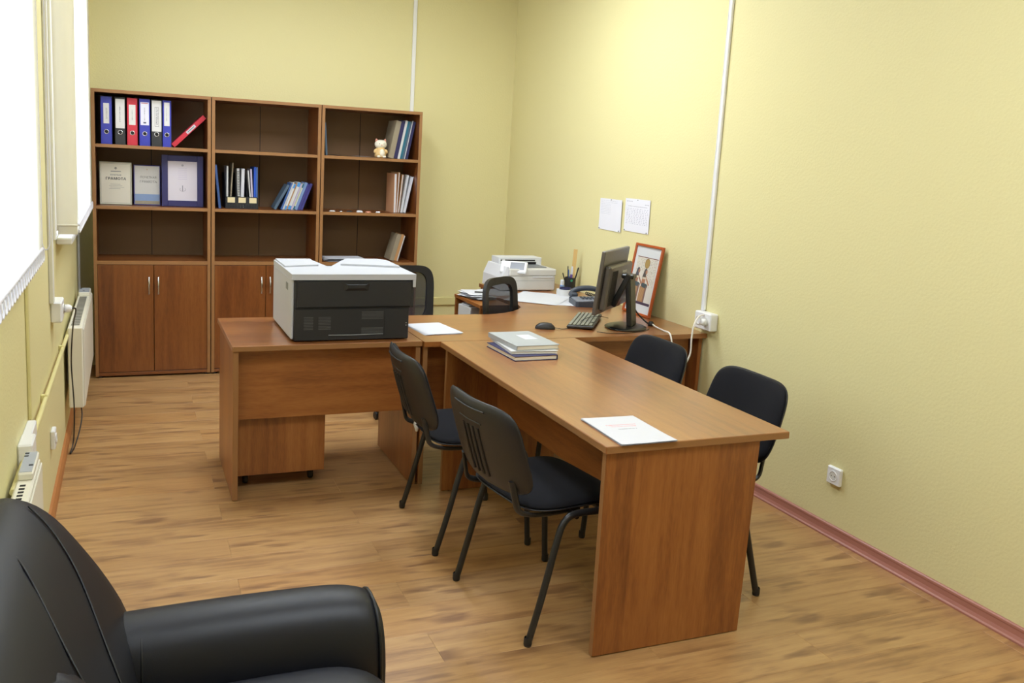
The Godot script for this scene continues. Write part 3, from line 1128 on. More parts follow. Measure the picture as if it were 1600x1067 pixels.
func make_office_chair(label: String) -> Node3D:   # faces +z, origin on the floor under the column
	var t := thing("office_chair", label, "chair", Vector3.ZERO, 0.0, "office chairs behind the desks")
	var hub := mb()
	add_lathe(hub, [Vector2(0, 0.075), Vector2(0.035, 0.075), Vector2(0.045, 0.09), Vector2(0.038, 0.12), Vector2(0.026, 0.13), Vector2(0.026, 0.30), Vector2(0.018, 0.30), Vector2(0.018, 0.40), Vector2(0, 0.40)], 18)
	obj("column", hub, M.black_plastic, t)
	for k in 5:
		var a := TAU * k / 5.0 + 0.55
		var dir := Vector3(cos(a), 0, sin(a))
		var st := mb()
		add_tube(st, smooth_path([Vector3(0, 0.10, 0) + dir * 0.03, Vector3(0, 0.095, 0) + dir * 0.15, Vector3(0, 0.072, 0) + dir * 0.275], 4), 0.020, 8, 0.7)
		var spoke := obj("base_spoke", st, M.black_plastic, t)
		st = mb()
		for s in [-1.0, 1.0]:
			add_lathe(st, [Vector2(0, -0.008), Vector2(0.022, -0.008), Vector2(0.0255, -0.004), Vector2(0.0255, 0.004), Vector2(0.022, 0.008), Vector2(0, 0.008)], 14, Transform3D(Basis(dir.cross(Vector3.UP), dir.cross(Vector3.UP).cross(dir) * 0.0 + dir, Vector3.UP), dir * 0.275 + Vector3(0, 0.0258, 0) + dir * s * 0.013), false)
		add_box(st, dir * 0.275 + Vector3(0, 0.048, 0), Vector3(0.026, 0.02, 0.026), 0.004)
		obj("castor", st, M.black_plastic, spoke)
	var st := mb()
	add_box(st, Vector3(0, 0.415, 0), Vector3(0.2, 0.03, 0.22), 0.006)
	add_tube(st, smooth_path([Vector3(0, 0.415, -0.08), Vector3(0, 0.41, -0.20), Vector3(0, 0.44, -0.275), Vector3(0, 0.56, -0.292)], 5), 0.022, 8, 0.6, Vector3(0, 0, 1))
	obj("seat_bracket", st, M.black_plastic, t)
	st = mb()
	add_pad(st, 0.48, 0.46, 4.0, 0.042, 0.022, Transform3D(Basis(Vector3.RIGHT, -PI / 2), Vector3(0, 0.453, 0)), func(a: float, _b: float) -> float: return 0.08 * a * a, 4.0)
	obj("seat", st, M.black_fabric, t)
	# mesh back: a rounded frame with see-through cloth, solid at the foot
	var w := 0.385
	var h := 0.50
	var tilt := Transform3D(Basis(Vector3.RIGHT, -0.14), Vector3(0, 0.69, -0.27))
	var outline := []
	var inner := []
	var n := 48
	for k in n:
		var a := TAU * k / n
		var u := Vector2(signf(cos(a)) * pow(absf(cos(a)), 0.45), signf(sin(a)) * pow(absf(sin(a)), 0.45))
		var nar := 1.0 - 0.10 * (0.5 - 0.5 * u.y)
		outline.append(Vector2(u.x * w / 2 * nar, u.y * h / 2))
		inner.append(Vector2(u.x * (w / 2 - 0.048) * nar, u.y * (h / 2 - 0.105) + 0.060 - 0.022 * u.x * (0.5 - 0.5 * u.y)))
	var bow := func(p: Vector2, o: float) -> Vector3: return tilt * Vector3(p.x, p.y, 0.5 * p.x * p.x + 0.25 * p.y * p.y + o)
	var rows := []
	for ring in [[inner, 0.0], [inner, 0.014], [outline, 0.014], [outline, -0.010], [inner, -0.010], [inner, 0.0]]:
		var row := PackedVector3Array()
		for k in n:
			row.append(bow.call(ring[0][k], ring[1]))
		rows.append(row)
	st = mb()
	for i in rows.size() - 1:
		for k in n:
			var e := (k + 1) % n
			var q := [rows[i][k], rows[i][e], rows[i + 1][e], rows[i + 1][k]]
			var mid: Vector3 = (q[0] + q[1] + q[2] + q[3]) / 4.0
			var out := tilt.basis.z
			if i == 0 or i == 4:
				out = (tilt.origin - mid)
			elif i == 2:
				out = mid - tilt.origin
			elif i == 3:
				out = -tilt.basis.z
			face(st, q, out)
	obj("back_frame", st, M.black_plastic, t)
	st = mb()
	var grid := []
	for r in 5:
		var row := PackedVector3Array()
		for k in n:
			row.append(bow.call(inner[k] * (r / 4.0) + (Vector2(0, 0.06) * (1.0 - r / 4.0)), 0.002))
		grid.append(row)
	surf(st, grid, true, false)
	obj("mesh_cloth", st, M.mesh_back, t)
	return t


func office_chairs() -> void:
	var c := make_office_chair("black mesh-back office chair half hidden behind the large printer")
	c.position = Vector3(1.945, 0, 1.30)
	c.rotation.y = 0.06
	copy_of(c, Vector3(2.512, 0, 1.813), 0.60, "black mesh-back office chair tucked into the corner desk before the white printer")


func armchair() -> void:
	var t := thing("armchair", "black leather armchair with rounded arms standing against the window wall", "armchair", Vector3(0.0, 0, 5.16))
	var zs := 0.58           # half width to the outer faces of the arms
	# back: an upholstered shell whose side view is thick at the foot and rolls over at the top
	var prof := [Vector2(-0.085, 0.12), Vector2(-0.095, 0.45), Vector2(-0.098, 0.75), Vector2(-0.092, 0.85), Vector2(-0.075, 0.90), Vector2(-0.03, 0.925), Vector2(0.025, 0.912), Vector2(0.075, 0.872), Vector2(0.125, 0.805), Vector2(0.175, 0.725), Vector2(0.215, 0.64), Vector2(0.235, 0.54), Vector2(0.24, 0.40), Vector2(0.23, 0.30)]
	var curve := []
	for p in prof:
		curve.append(Vector3(p.x, p.y, 0))
	curve = smooth_path(curve, 3)
	var rows := []
	for i in range(-14, 15):
		var u := i / 14.0
		var row := PackedVector3Array()
		var shrink: float = pow(maxf(0.0, 1.0 - pow(absf(u), 7.0)), 0.35)
		for p in curve:
			var q := Vector3(0.05, 0.5, 0)
			var s := lerpf(0.90, 1.0, shrink)
			row.append(Vector3(lerpf(q.x, p.x, s), lerpf(q.y, p.y, lerpf(0.94, 1.0, shrink)) + 0.020 * (1.0 - u * u) * maxf(0.0, (p.y - 0.6) / 0.35), u * (zs + 0.005)))
		rows.append(row)
	var st := mb()
	surf(st, rows, false)
	for e in [0, rows.size() - 1]:
		var poly := Array(rows[e])
		var c0 := Vector3(0.05, 0.5, rows[e][0].z)
		for k in poly.size() - 1:
			face(st, [c0, poly[k], poly[k + 1]], Vector3(0, 0, -1 if e == 0 else 1))
	obj("backrest_shell", st, M.leather, t)
	# gathered middle cushion of the back
	st = mb()
	var stand := Basis(Vector3(0, 0, -1), Vector3(-0.46, 0.888, 0), Vector3(0.888, 0.46, 0))
	add_pad(st, 0.44, 0.42, 3.6, 0.075, 0.02, Transform3D(stand, Vector3(0.170, 0.655, 0.13)), null, 3.0, 9, 72, func(p: Vector3) -> Vector3: return Vector3(p.x * (1.0 + 0.018 * sin(p.y * 150.0)), p.y * (1.0 + 0.018 * sin(p.x * 150.0)), 0))
	var cushion := obj("back_cushion", st, M.leather, t)
	st = mb()
	var ring := []
	for k in 49:
		var a := TAU * k / 48.0
		ring.append(stand * Vector3(0.222 * signf(cos(a)) * pow(absf(cos(a)), 0.55), 0.212 * signf(sin(a)) * pow(absf(sin(a)), 0.55), 0.0) + Vector3(0.170, 0.655, 0.13))
	add_tube(st, ring, 0.005, 8)
	obj("piping", st, M.leather_seam, cushion)
	# seams down the shell's shoulder
	for line in [[[0.0, -0.34], [0.05, -0.22], [0.125, -0.08], [0.16, -0.04], [0.2, -0.02]], [[0.03, -0.50], [0.075, -0.45], [0.125, -0.38], [0.175, -0.25], [0.205, -0.19]]]:
		var seam := []
		for q in line:
			var y := 0.9
			for k in range(18, curve.size() - 1):
				if curve[k].x <= q[0] and curve[k + 1].x > q[0]:
					y = lerpf(curve[k].y, curve[k + 1].y, (q[0] - curve[k].x) / (curve[k + 1].x - curve[k].x))
			var u: float = q[1] / (zs + 0.005)
			seam.append(Vector3(q[0], y + 0.020 * (1.0 - u * u) * maxf(0.0, (y - 0.6) / 0.35), q[1]) + Vector3(0.0015, 0.0015, 0))
		st = mb()
		add_tube(st, smooth_path(seam, 6), 0.0022, 6)
		obj("seam", st, M.leather_seam, t)
	for s in [-1.0, 1.0]:
		# arm: fat roll with a rounded front end
		var arm := []
		for i in 33:
			var a := i / 32.0
			var x := lerpf(0.10, 0.748, a)
			var k: float = 1.0 if a < 0.78 else sqrt(maxf(0.0, 1.0 - pow((a - 0.78) / 0.22, 2.6)))
			var row := PackedVector3Array()
			for j in 28:
				var b := TAU * j / 28.0
				var yy := 0.462 + (0.198 + 0.008 * sin(a * 3.0)) * signf(sin(b)) * pow(absf(sin(b)), 0.75) * lerpf(0.80, 1.0, k)
				var zz: float = s * (zs - 0.115) + 0.118 * signf(cos(b)) * pow(absf(cos(b)), 0.8) * lerpf(0.80, 1.0, k)
				row.append(Vector3(x, yy + (0.0 if s else 0.0), zz))
			arm.append(row)
		st = mb()
		surf(st, arm, true)
		face(st, Array(arm[-1]), Vector3.RIGHT)
		face(st, Array(arm[0]), Vector3.LEFT)
		var arm_node := obj("arm", st, M.leather, t)
		# gathered front facing of the arm
		st = mb()
		var facing := []
		for j in 29:
			var b := TAU * j / 28.0
			facing.append(Vector3(0.733, 0.462 + 0.182 * signf(sin(b)) * pow(absf(sin(b)), 0.75), s * (zs - 0.115) + 0.108 * signf(cos(b)) * pow(absf(cos(b)), 0.8)))
		add_tube(st, facing, 0.0045, 8)
		obj("front_piping", st, M.leather_seam, arm_node)
		st = mb()
		var loop := []
		for j in 29:
			var b := TAU * j / 28.0
			loop.append(Vector3(0.238, 0.462 + 0.200 * signf(sin(b)) * pow(absf(sin(b)), 0.75), s * (zs - 0.115) + 0.1185 * signf(cos(b)) * pow(absf(cos(b)), 0.8)))
		add_tube(st, loop, 0.0025, 6)
		obj("seam", st, M.leather_seam, arm_node)
	st = mb()
	add_box(st, Vector3(0.36, 0.185, 0), Vector3(0.76, 0.21, 1.13), 0.03)
	obj("base", st, M.leather, t)
	st = mb()
	add_pad(st, 0.76, 0.54, 5.0, 0.13, 0.13, Transform3D(Basis(Vector3(0, 0, 1), Vector3(1, 0, 0), Vector3(0, 1, 0)), Vector3(0.478, 0.468, 0)), func(a: float, b: float) -> float: return -0.04 * a * a - 0.08 * b * b, 7.0, 9, 52)
	obj("seat_cushion", st, M.leather, t)
	for fx in [-0.02, 0.70]:
		for fz in [-0.50, 0.50]:
			st = mb()
			add_lathe(st, [Vector2(0, 0), Vector2(0.02, 0), Vector2(0.026, 0.085), Vector2(0, 0.085)], 14, Transform3D(Basis(), Vector3(fx, 0, fz)), false)
			obj("foot", st, M.black_plastic, t)


# ------------------------------------------------------------------ printers and desk things

func big_printer() -> void:
	var t := thing("laser_printer", "large black laser printer with white top and side, seen from behind", "printer", Vector3(0.935, TOP, 2.434))
	var st := mb()
	span(st, Vector3(0.010, 0.004, -0.555), Vector3(0.575, 0.160, 0.0), 0.004)
	span(st, Vector3(0.010, 0.1605, -0.555), Vector3(0.598, 0.297, -0.004), 0.003)
	obj("body", st, M.printer_black, t)
	# white side and top shell
	var side := mb()
	span(side, Vector3(-0.004, 0.012, -0.556), Vector3(0.0095, 0.298, -0.010), 0.004)
	obj("side_shell", side, M.printer_white, t)
	box_part("hand_hold", Vector3(-0.0052, 0.235, -0.16), Vector3(-0.002, 0.27, -0.10), M.printer_grey, t)
	st = mb()
	add_plate(st, [Vector2(-0.004, 0.004), Vector2(0.604, 0.004), Vector2(0.604, -0.50), Vector2(0.56, -0.558), Vector2(0.36, -0.558), Vector2(0.245, -0.30), Vector2(0.225, -0.30), Vector2(0.195, -0.558), Vector2(-0.004, -0.558)], 0.298, 0.326)
	obj("top_cover", st, M.printer_white, t)
	st = mb()     # raised blocks left and right of the paper outlet
	add_plate(st, [Vector2(0.004, -0.25), Vector2(0.18, -0.30), Vector2(0.185, -0.55), Vector2(0.004, -0.55)], 0.3262, 0.334)
	add_plate(st, [Vector2(0.30, -0.33), Vector2(0.59, -0.24), Vector2(0.59, -0.49), Vector2(0.55, -0.55), Vector2(0.372, -0.55)], 0.3262, 0.336)
	obj("raised_panel", st, M.printer_white, t)
	box_part("corner_post", Vector3(0.590, 0.262, -0.02), Vector3(0.604, 0.2975, 0.003), M.printer_white, t)
	# rear hatch with its grip
	var hatch := box_part("rear_hatch", Vector3(0.022, 0.166, -0.003), Vector3(0.582, 0.293, 0.003), M.printer_black, t, 0.003)
	st = mb()
	var g0 := Vector3(0.305, 0.262, 0.003)
	var outer := [Vector2(-0.066, 0.022), Vector2(0.066, 0.022), Vector2(0.058, -0.016), Vector2(-0.058, -0.016)]
	var inner := [Vector2(-0.045, 0.014), Vector2(0.045, 0.014), Vector2(0.040, -0.002), Vector2(-0.040, -0.002)]
	for k in 4:
		var e := (k + 1) % 4
		face(st, [g0 + Vector3(outer[k].x, outer[k].y, 0.0005), g0 + Vector3(outer[e].x, outer[e].y, 0.0005), g0 + Vector3(inner[e].x, inner[e].y, 0.012), g0 + Vector3(inner[k].x, inner[k].y, 0.012)], Vector3(0, 0, 1))
	face(st, [g0 + Vector3(inner[0].x, inner[0].y, 0.012), g0 + Vector3(inner[1].x, inner[1].y, 0.012), g0 + Vector3(inner[2].x, inner[2].y, 0.012), g0 + Vector3(inner[3].x, inner[3].y, 0.012)], Vector3(0, 0, 1))
	obj("grip", st, M.printer_black, hatch)
	box_part("grip_slot", g0 + Vector3(-0.048, 0.016, 0.0002), g0 + Vector3(0.048, 0.022, 0.0065), M.printer_groove, hatch, 0.0)
	box_part("groove", Vector3(0.014, 0.1590, -0.003), Vector3(0.58, 0.1625, 0.0012), M.printer_groove, t, 0.0)
	for v in [[0.055, 0.100, 0.060, 0.118, 9], [0.125, 0.185, 0.060, 0.118, 9], [0.335, 0.445, 0.108, 0.142, 6], [0.335, 0.445, 0.032, 0.062, 6]]:
		st = mb()
		for k in v[4]:
			var y: float = lerpf(v[2], v[3], k / (v[4] - 1.0))
			span(st, Vector3(v[0], y - 0.0014, -0.001), Vector3(v[1], y + 0.0014, 0.0012), 0.0004)
		obj("vent_louvre", st, M.printer_louvre, t)
	st = mb()
	add_tube(st, [Vector3(0.175, 0.030, 0.001), Vector3(0.30, 0.029, 0.004), Vector3(0.445, 0.031, 0.001)], 0.0028, 6)
	obj("lower_lip", st, M.printer_grey, t)
	box_part("panel_line", Vector3(0.449, 0.020, -0.001), Vector3(0.4515, 0.155, 0.0008), M.printer_groove, t, 0.0)
	for y in [0.072, 0.084]:
		st = mb()
		add_lathe(st, [Vector2(0, 0), Vector2(0.0025, 0), Vector2(0.0025, 0.001), Vector2(0, 0.001)], 10, Transform3D(Basis(Vector3.RIGHT, PI / 2), Vector3(0.562, y, 0.0)), false)
		obj("marker", st, M.card_white, t)
	for fx in [0.04, 0.54]:
		for fz in [-0.04, -0.5]:
			box_part("foot", Vector3(fx - 0.015, 0, fz - 0.015), Vector3(fx + 0.015, 0.0042, fz + 0.015), M.printer_groove, t, 0.0)


func sheet(st: SurfaceTool, w: float, d: float, y: float, turn: float, at := Vector2.ZERO, curl = null) -> void:   # a thin sheet lying flat
	var b := Basis(Vector3.UP, turn)
	var n := 10
	var up := []
	var down := []
	for i in n + 1:
		var ru := PackedVector3Array()
		var rd := PackedVector3Array()
		for j in n + 1:
			var u := i / float(n) - 0.5
			var v := j / float(n) - 0.5
			var h: float = curl.call(u, v) if curl != null else 0.0
			var p := b * Vector3(u * w, 0, v * d) + Vector3(at.x, y + h, at.y)
			ru.append(p + Vector3(0, 0.0003, 0))
			rd.append(p)
		up.append(ru)
		down.append(rd)
	surf(st, up, false, false, (up[1][0] - up[0][0]).cross(up[0][1] - up[0][0]).y < 0.0)
	surf(st, down, false, false, (up[1][0] - up[0][0]).cross(up[0][1] - up[0][0]).y > 0.0)


func flat_book(called: String, label: String, category: String, at: Vector3, w: float, h: float, d: float, turn: float, cover: Material, pages: Material, group := "") -> Node3D:   # lies flat; spine along -x
	var t := thing(called, label, category, at, turn, group)
	var st := mb()
	span(st, Vector3(-w / 2, 0, -d / 2), Vector3(w / 2, 0.0028, d / 2), 0.0008)
	span(st, Vector3(-w / 2, h - 0.0028, -d / 2), Vector3(w / 2, h, d / 2), 0.0008)
	span(st, Vector3(-w / 2, 0.0028, -d / 2), Vector3(-w / 2 + 0.004, h - 0.0028, d / 2), 0.0)
	obj("cover", st, cover, t)
	box_part("page_block", Vector3(-w / 2 + 0.0045, 0.003, -d / 2 + 0.004), Vector3(w / 2 - 0.005, h - 0.003, d / 2 - 0.004), pages, t, 0.0)
	return t


func desk_things() -> void:
	# loose paper beside the large printer
	var st := mb()
	for k in 5:
		sheet(st, 0.205, 0.297, 0.0002 + k * 0.0009, 0.03 + 0.012 * k, Vector2(0.002 * k, -0.001 * k), func(u: float, v: float) -> float: return 0.006 * maxf(0.0, u - 0.2) * maxf(0.0, v + 0.1))
	single("paper_stack", st, M.paper, "loose white sheets lying on the desk beside the large printer", "paper", Vector3(1.715, TOP, 2.205), 0.04)

	# three folders on the meeting table
	var a := flat_book("cloth_folder", "navy clothbound folder at the bottom of the stack on the meeting table", "folder", Vector3(1.958, TOP, 2.815), 0.222, 0.022, 0.318, 0.05, M.cloth_navy, M.paper_cream, "folders stacked on the meeting table")
	var b := flat_book("paper_folder", "white card folder in the middle of the stack on the meeting table", "folder", Vector3(1.985, TOP + 0.0222, 2.775), 0.232, 0.014, 0.325, -0.09, M.card_white, M.paper_cream, "folders stacked on the meeting table")
	var c := flat_book("grey_folder", "grey board folder with a white label on top of the stack on the meeting table", "folder", Vector3(1.990, TOP + 0.0364, 2.758), 0.225, 0.023, 0.325, 0.03, M.card_grey, M.paper_cream, "folders stacked on the meeting table")
	var lab := mb()
	span(lab, Vector3(-0.005, 0.0231, -0.075), Vector3(0.065, 0.0236, 0.035), 0.0)
	obj("label", lab, M.paper, c)
	a.rotation.y = PI + 0.03
	b.name = String(b.name)

	# printed booklet at the end of the meeting table
	var pm := printed("booklet_print", 512, 724, rgb(212, 212, 219), [[0.24, 0.80, 0.30, 0.035, rgb(224, 128, 132), 0.02], [0.30, 0.74, 0.36, 0.03, rgb(228, 140, 144), 0.02], [0.36, 0.68, 0.46, 0.026, rgb(90, 90, 96), 0.02]])
	var t := thing("booklet", "white booklet with red heading lying at the end of the meeting table", "booklet", Vector3(1.818, TOP, 4.020), -0.03)
	st = mb()
	for k in 4:
		sheet(st, 0.212, 0.298, 0.0003 + k * 0.0011, 0.004 * (k % 3), Vector2.ZERO, func(u: float, v: float) -> float: return 0.012 * pow(maxf(0.0, v + 0.02), 2.0) * (0.6 + u) + 0.010 * pow(maxf(0.0, -u - 0.1), 2.0) * k / 3.0)
	obj("pages", st, M.paper, t)
	st = mb()
	var n := 10
	for i in n:
		for j in n:
			var q := []
			for o in [[0, 0], [1, 0], [1, 1], [0, 0], [1, 1], [0, 1]]:
				var u: float = (i + o[0]) / float(n) - 0.5
				var v: float = (j + o[1]) / float(n) - 0.5
				var y := 0.0045 + 0.012 * pow(maxf(0.0, v + 0.02), 2.0) * (0.6 + u) + 0.010 * pow(maxf(0.0, -u - 0.1), 2.0)
				st.set_normal(Vector3.UP)
				st.set_uv(Vector2(u + 0.5, v + 0.5))
				st.add_vertex(Vector3(u * 0.212, y, v * 0.298))
	obj("cover_sheet", st, pm, t)

	# keyboard, mouse, monitor
	var kd := Vector2(0.58, -0.815).normalized()
	var kturn := atan2(-kd.y, kd.x)
	t = thing("keyboard", "flat black computer keyboard with grey keys on the corner desk", "keyboard", Vector3(2.672, TOP, 2.130), kturn)
	st = mb()
	add_box(st, Vector3(0, 0.011, 0), Vector3(0.445, 0.016, 0.150), 0.004, Transform3D(Basis(Vector3.RIGHT, -0.05), Vector3(0, 0.002, 0)))
	obj("case", st, M.keyboard_black, t)
	for r in 6:
		for k in 19:
			if r == 5 and k > 3 and k < 8:
				continue
			st = mb()
			var w := 0.0192
			var x := -0.2125 + k * 0.0225 + (0.008 if k > 14 else 0.0)
			if r == 5 and k == 3:
				w = 0.11
				x += 0.045
			add_box(st, Vector3(x + w / 2, 0.0225, -0.058 + r * 0.0228), Vector3(w, 0.007, 0.0190), 0.0025, Transform3D(Basis(Vector3.RIGHT, -0.05), Vector3(0, 0.002, 0)))
			obj("key", st, M.key_grey, t)
	t = thing("mouse", "black computer mouse lying beside the grey folder", "mouse", Vector3(2.352, TOP, 2.262), -0.35)
	st = mb()
	add_pad(st, 0.112, 0.062, 2.6, 0.034, 0.001, Transform3D(Basis(Vector3.RIGHT, -PI / 2), Vector3(0, 0.0012, 0)), null, 2.2, 8, 36)
	obj("shell", st, M.black_plastic, t)
	st = mb()
	add_lathe(st, [Vector2(0, -0.003), Vector2(0.006, -0.003), Vector2(0.006, 0.003), Vector2(0, 0.003)], 12, Transform3D(Basis(Vector3.RIGHT, PI / 2), Vector3(0.03, 0.0265, 0)), false)
	obj("scroll_wheel", st, M.printer_grey, t)
	st = mb()
	add_tube(st, smooth_path([Vector3(0.054, 0.008, 0), Vector3(0.10, 0.004, 0.01), Vector3(0.17, 0.006, -0.07), Vector3(0.235, 0.036, -0.15), Vector3(0.30, 0.040, -0.23), Vector3(0.36, 0.030, -0.31), Vector3(0.42, 0.006, -0.40)], 6), 0.0018, 6)
	obj("cord", st, M.cable_black, t)

	# monitor seen from behind: x along the panel, screen towards -z
	var md := Vector2(0.735, -0.678).normalized()
	t = thing("monitor", "computer monitor seen from behind on a black stand", "monitor", Vector3(2.85, TOP, 2.285), atan2(-md.y, md.x))
	var tilt := Transform3D(Basis(Vector3.RIGHT, 0.10), Vector3(0.022, 0.262, -0.110))
	st = mb()
	add_box(st, Vector3.ZERO, Vector3(0.475, 0.36, 0.022), 0.004, tilt)
	obj("panel", st, M.monitor_grey, t)
	st = mb()
	add_box(st, Vector3(0, 0, -0.0115), Vector3(0.45, 0.32, 0.002), 0.0, tilt)
	obj("screen", st, M.monitor_black, t)
	st = mb()
	add_box(st, Vector3(0.010, -0.028, 0.030), Vector3(0.43, 0.255, 0.038), 0.010, tilt)
	var back := obj("back_cover", st, M.monitor_grey, t)
	st = mb()
	for k in 9:
		add_box(st, Vector3(-0.16 + k * 0.012, -0.03, 0.0495), Vector3(0.004, 0.20, 0.001), 0.0, tilt)
	obj("vent_louvre", st, M.printer_groove, back)
	lettering("logo", "lenovo", 0.020, M.print_white, back, tilt * Transform3D(Basis(), Vector3(0.07, 0.055, 0.0496)))
	st = mb()
	add_lathe(st, [Vector2(0, 0), Vector2(0.135, 0), Vector2(0.138, 0.006), Vector2(0.120, 0.013), Vector2(0.05, 0.018), Vector2(0, 0.018)], 40, Transform3D(Basis().scaled(Vector3(1.0, 1, 0.85)), Vector3(0, 0, 0)))
	obj("base", st, M.monitor_black, t)
	st = mb()
	add_box(st, Vector3(0, 0.155, 0.035), Vector3(0.105, 0.29, 0.030), 0.006, Transform3D(Basis(Vector3.RIGHT, -0.10), Vector3.ZERO))
	add_box(st, Vector3(0, 0.0, 0.0), Vector3(0.090, 0.205, 0.034), 0.006, Transform3D(Basis(Vector3.RIGHT, 0.42), Vector3(-0.015, 0.215, -0.028)))
	add_box(st, Vector3(-0.005, 0.296, 0.000), Vector3(0.072, 0.026, 0.07), 0.006)
	obj("stand", st, M.monitor_black, t)

	# cables on the desk
	st = mb()
	add_tube(st, smooth_path([Vector3(2.86, TOP + 0.30, 2.20), Vector3(2.92, TOP + 0.22, 2.19), Vector3(2.95, TOP + 0.10, 2.20), Vector3(3.00, TOP + 0.03, 2.24), Vector3(3.035, TOP + 0.006, 2.26)], 6), 0.0045, 8)
	add_lathe(st, [Vector2(0, 0), Vector2(0.016, 0), Vector2(0.018, 0.012), Vector2(0.012, 0.026), Vector2(0, 0.026)], 14, Transform3D(Basis(), Vector3(3.035, TOP, 2.26)))
	single("monitor_cable", st, M.cable_black, "black cable with a plug hanging behind the monitor stand", "cable")
	st = mb()
	add_tube(st, smooth_path([Vector3(2.60, TOP + 0.004, 2.40), Vector3(2.66, TOP + 0.003, 2.445), Vector3(2.76, TOP + 0.003, 2.45), Vector3(2.88, TOP + 0.003, 2.42), Vector3(2.96, TOP + 0.004, 2.36)], 6), 0.002, 6)
	single("keyboard_cable", st, M.cable_black, "thin dark cable curling along the desk edge in front of the monitor base", "cable")
	st = mb()
	add_tube(st, smooth_path([Vector3(3.045, TOP + 0.012, 2.26), Vector3(3.02, TOP + 0.010, 2.33), Vector3(3.005, TOP + 0.008, 2.44), Vector3(2.995, TOP + 0.002, 2.522), Vector3(2.99, 0.66, 2.56), Vector3(2.98, 0.58, 2.57), Vector3(3.00, 0.545, 2.575), Vector3(3.05, 0.575, 2.58), Vector3(3.09, 0.65, 2.585), Vector3(3.095, 0.74, 2.58), Vector3(3.11, 0.81, 2.57), Vector3(3.15, 0.855, 2.55), Vector3(3.195, 0.862, 2.535)], 6), 0.0048, 8)
	single("power_cable", st, M.cable_white, "white power cable looping from the wall socket box over the desk edge", "cable")

	# telephone
	t = thing("telephone", "dark grey desk telephone beside the monitor", "telephone", Vector3(3.03, TOP, 1.535), -PI / 2 - 0.25)
	t.scale = Vector3(1.12, 1.12, 1.12)
	st = mb()
	add_plate(st, rrect(0.20, 0.215, 0.02), 0.0, 0.03)
	obj("body", st, M.phone_grey, t)
	st = mb()
	add_box(st, Vector3(0.02, 0.036, 0), Vector3(0.15, 0.012, 0.20), 0.004, Transform3D(Basis(Vector3.RIGHT, 0.05), Vector3.ZERO))
	obj("face_plate", st, M.phone_plate, t)
	st = mb()
	add_tube(st, smooth_path([Vector3(-0.075, 0.046, -0.10), Vector3(-0.075, 0.075, -0.075), Vector3(-0.075, 0.088, 0.0), Vector3(-0.075, 0.075, 0.075), Vector3(-0.075, 0.046, 0.10)], 6), 0.016, 10)
	add_box(st, Vector3(-0.075, 0.047, -0.085), Vector3(0.05, 0.032, 0.05), 0.01)
	add_box(st, Vector3(-0.075, 0.047, 0.085), Vector3(0.05, 0.032, 0.05), 0.01)
	obj("handset", st, M.phone_grey, t)
	st = mb()
	for r in 4:
		for k in 3:
			add_box(st, Vector3(0.0 + k * 0.026, 0.045, -0.01 + r * 0.022), Vector3(0.018, 0.006, 0.014), 0.002)
	obj("keypad", st, M.phone_grey, t)
	st = mb()
	var coil := []
	for k in 90:
		var u := k / 89.0
		var c0 := Vector3(-0.102, 0.036, -0.085).lerp(Vector3(-0.34, 0.018, -0.06), u) + Vector3(0, -0.010 * sin(u * PI), -0.03 * sin(u * PI))
		var ang := k * 1.1
		coil.append(c0 + Vector3(0, sin(ang) * 0.009, cos(ang) * 0.009))
	add_tube(st, coil, 0.003, 6)
	obj("cord", st, M.cable_black, t)

	# pen pot with what stands in it
	t = thing("pen_pot", "black desk pot with a green dot holding pens", "pen holder", Vector3(3.165, TOP, 0.985))
	st = mb()
	add_lathe(st, [Vector2(0, 0), Vector2(0.040, 0), Vector2(0.040, 0.105), Vector2(0.036, 0.105), Vector2(0.036, 0.006), Vector2(0, 0.006)], 20, Transform3D(), false)
	obj("pot", st, M.black_plastic, t)
	st = mb()
	add_lathe(st, [Vector2(0, 0), Vector2(0.009, 0), Vector2(0.009, 0.001), Vector2(0, 0.001)], 14, Transform3D(Basis(Vector3.RIGHT, PI / 2), Vector3(-0.01, 0.085, 0.0395)), false)
	obj("sticker", st, M.green_dot, t)
	for p in [["pen", M.cable_black, 0.0035, 0.18, Vector3(-0.020, 0, 0.008), -0.05, "slim black pen standing upright in the pen pot"], ["pencil", M.blue_mid, 0.0035, 0.155, Vector3(-0.008, 0, 0.012), -0.10, "short blue pencil in the pen pot"], ["marker_pen", M.violet, 0.010, 0.150, Vector3(0.004, 0, -0.004), 0.06, "violet marker with a white cap in the pen pot"], ["pen", M.cable_black, 0.005, 0.175, Vector3(0.012, 0, 0.012), 0.24, "thick black pen leaning out of the pen pot"], ["pen", M.cable_black, 0.004, 0.135, Vector3(-0.012, 0, -0.012), -0.34, "short black pen leaning away from the ruler in the pen pot"]]:
		var pt := thing(p[0], p[6], "pen", Vector3(3.165, TOP + 0.0075, 0.985) + p[4], 0.0, "pens in the pen pot")
		pt.rotation.z = -p[5]
		st = mb()
		add_lathe(st, [Vector2(0, 0.0), Vector2(p[2] * 0.5, 0.004), Vector2(p[2], 0.02), Vector2(p[2], p[3] - 0.006), Vector2(p[2] * 0.7, p[3]), Vector2(0, p[3])], 10)
		obj("barrel", st, p[1], pt)
		if p[0] == "marker_pen":
			st = mb()
			add_lathe(st, [Vector2(0.0104, 0.118), Vector2(0.0106, 0.150), Vector2(0.007, 0.176), Vector2(0, 0.177)], 12)
			obj("cap", st, M.paper, pt)
	st = mb()
	span(st, Vector3(-0.0015, 0, -0.014), Vector3(0.0015, 0.30, 0.014), 0.0005, Transform3D(Basis(Vector3.UP, 0.9), Vector3.ZERO))
	var ru := single("ruler", st, M.ruler_wood, "wooden ruler standing in the pen pot", "ruler", Vector3(3.176, TOP + 0.0075, 0.990))
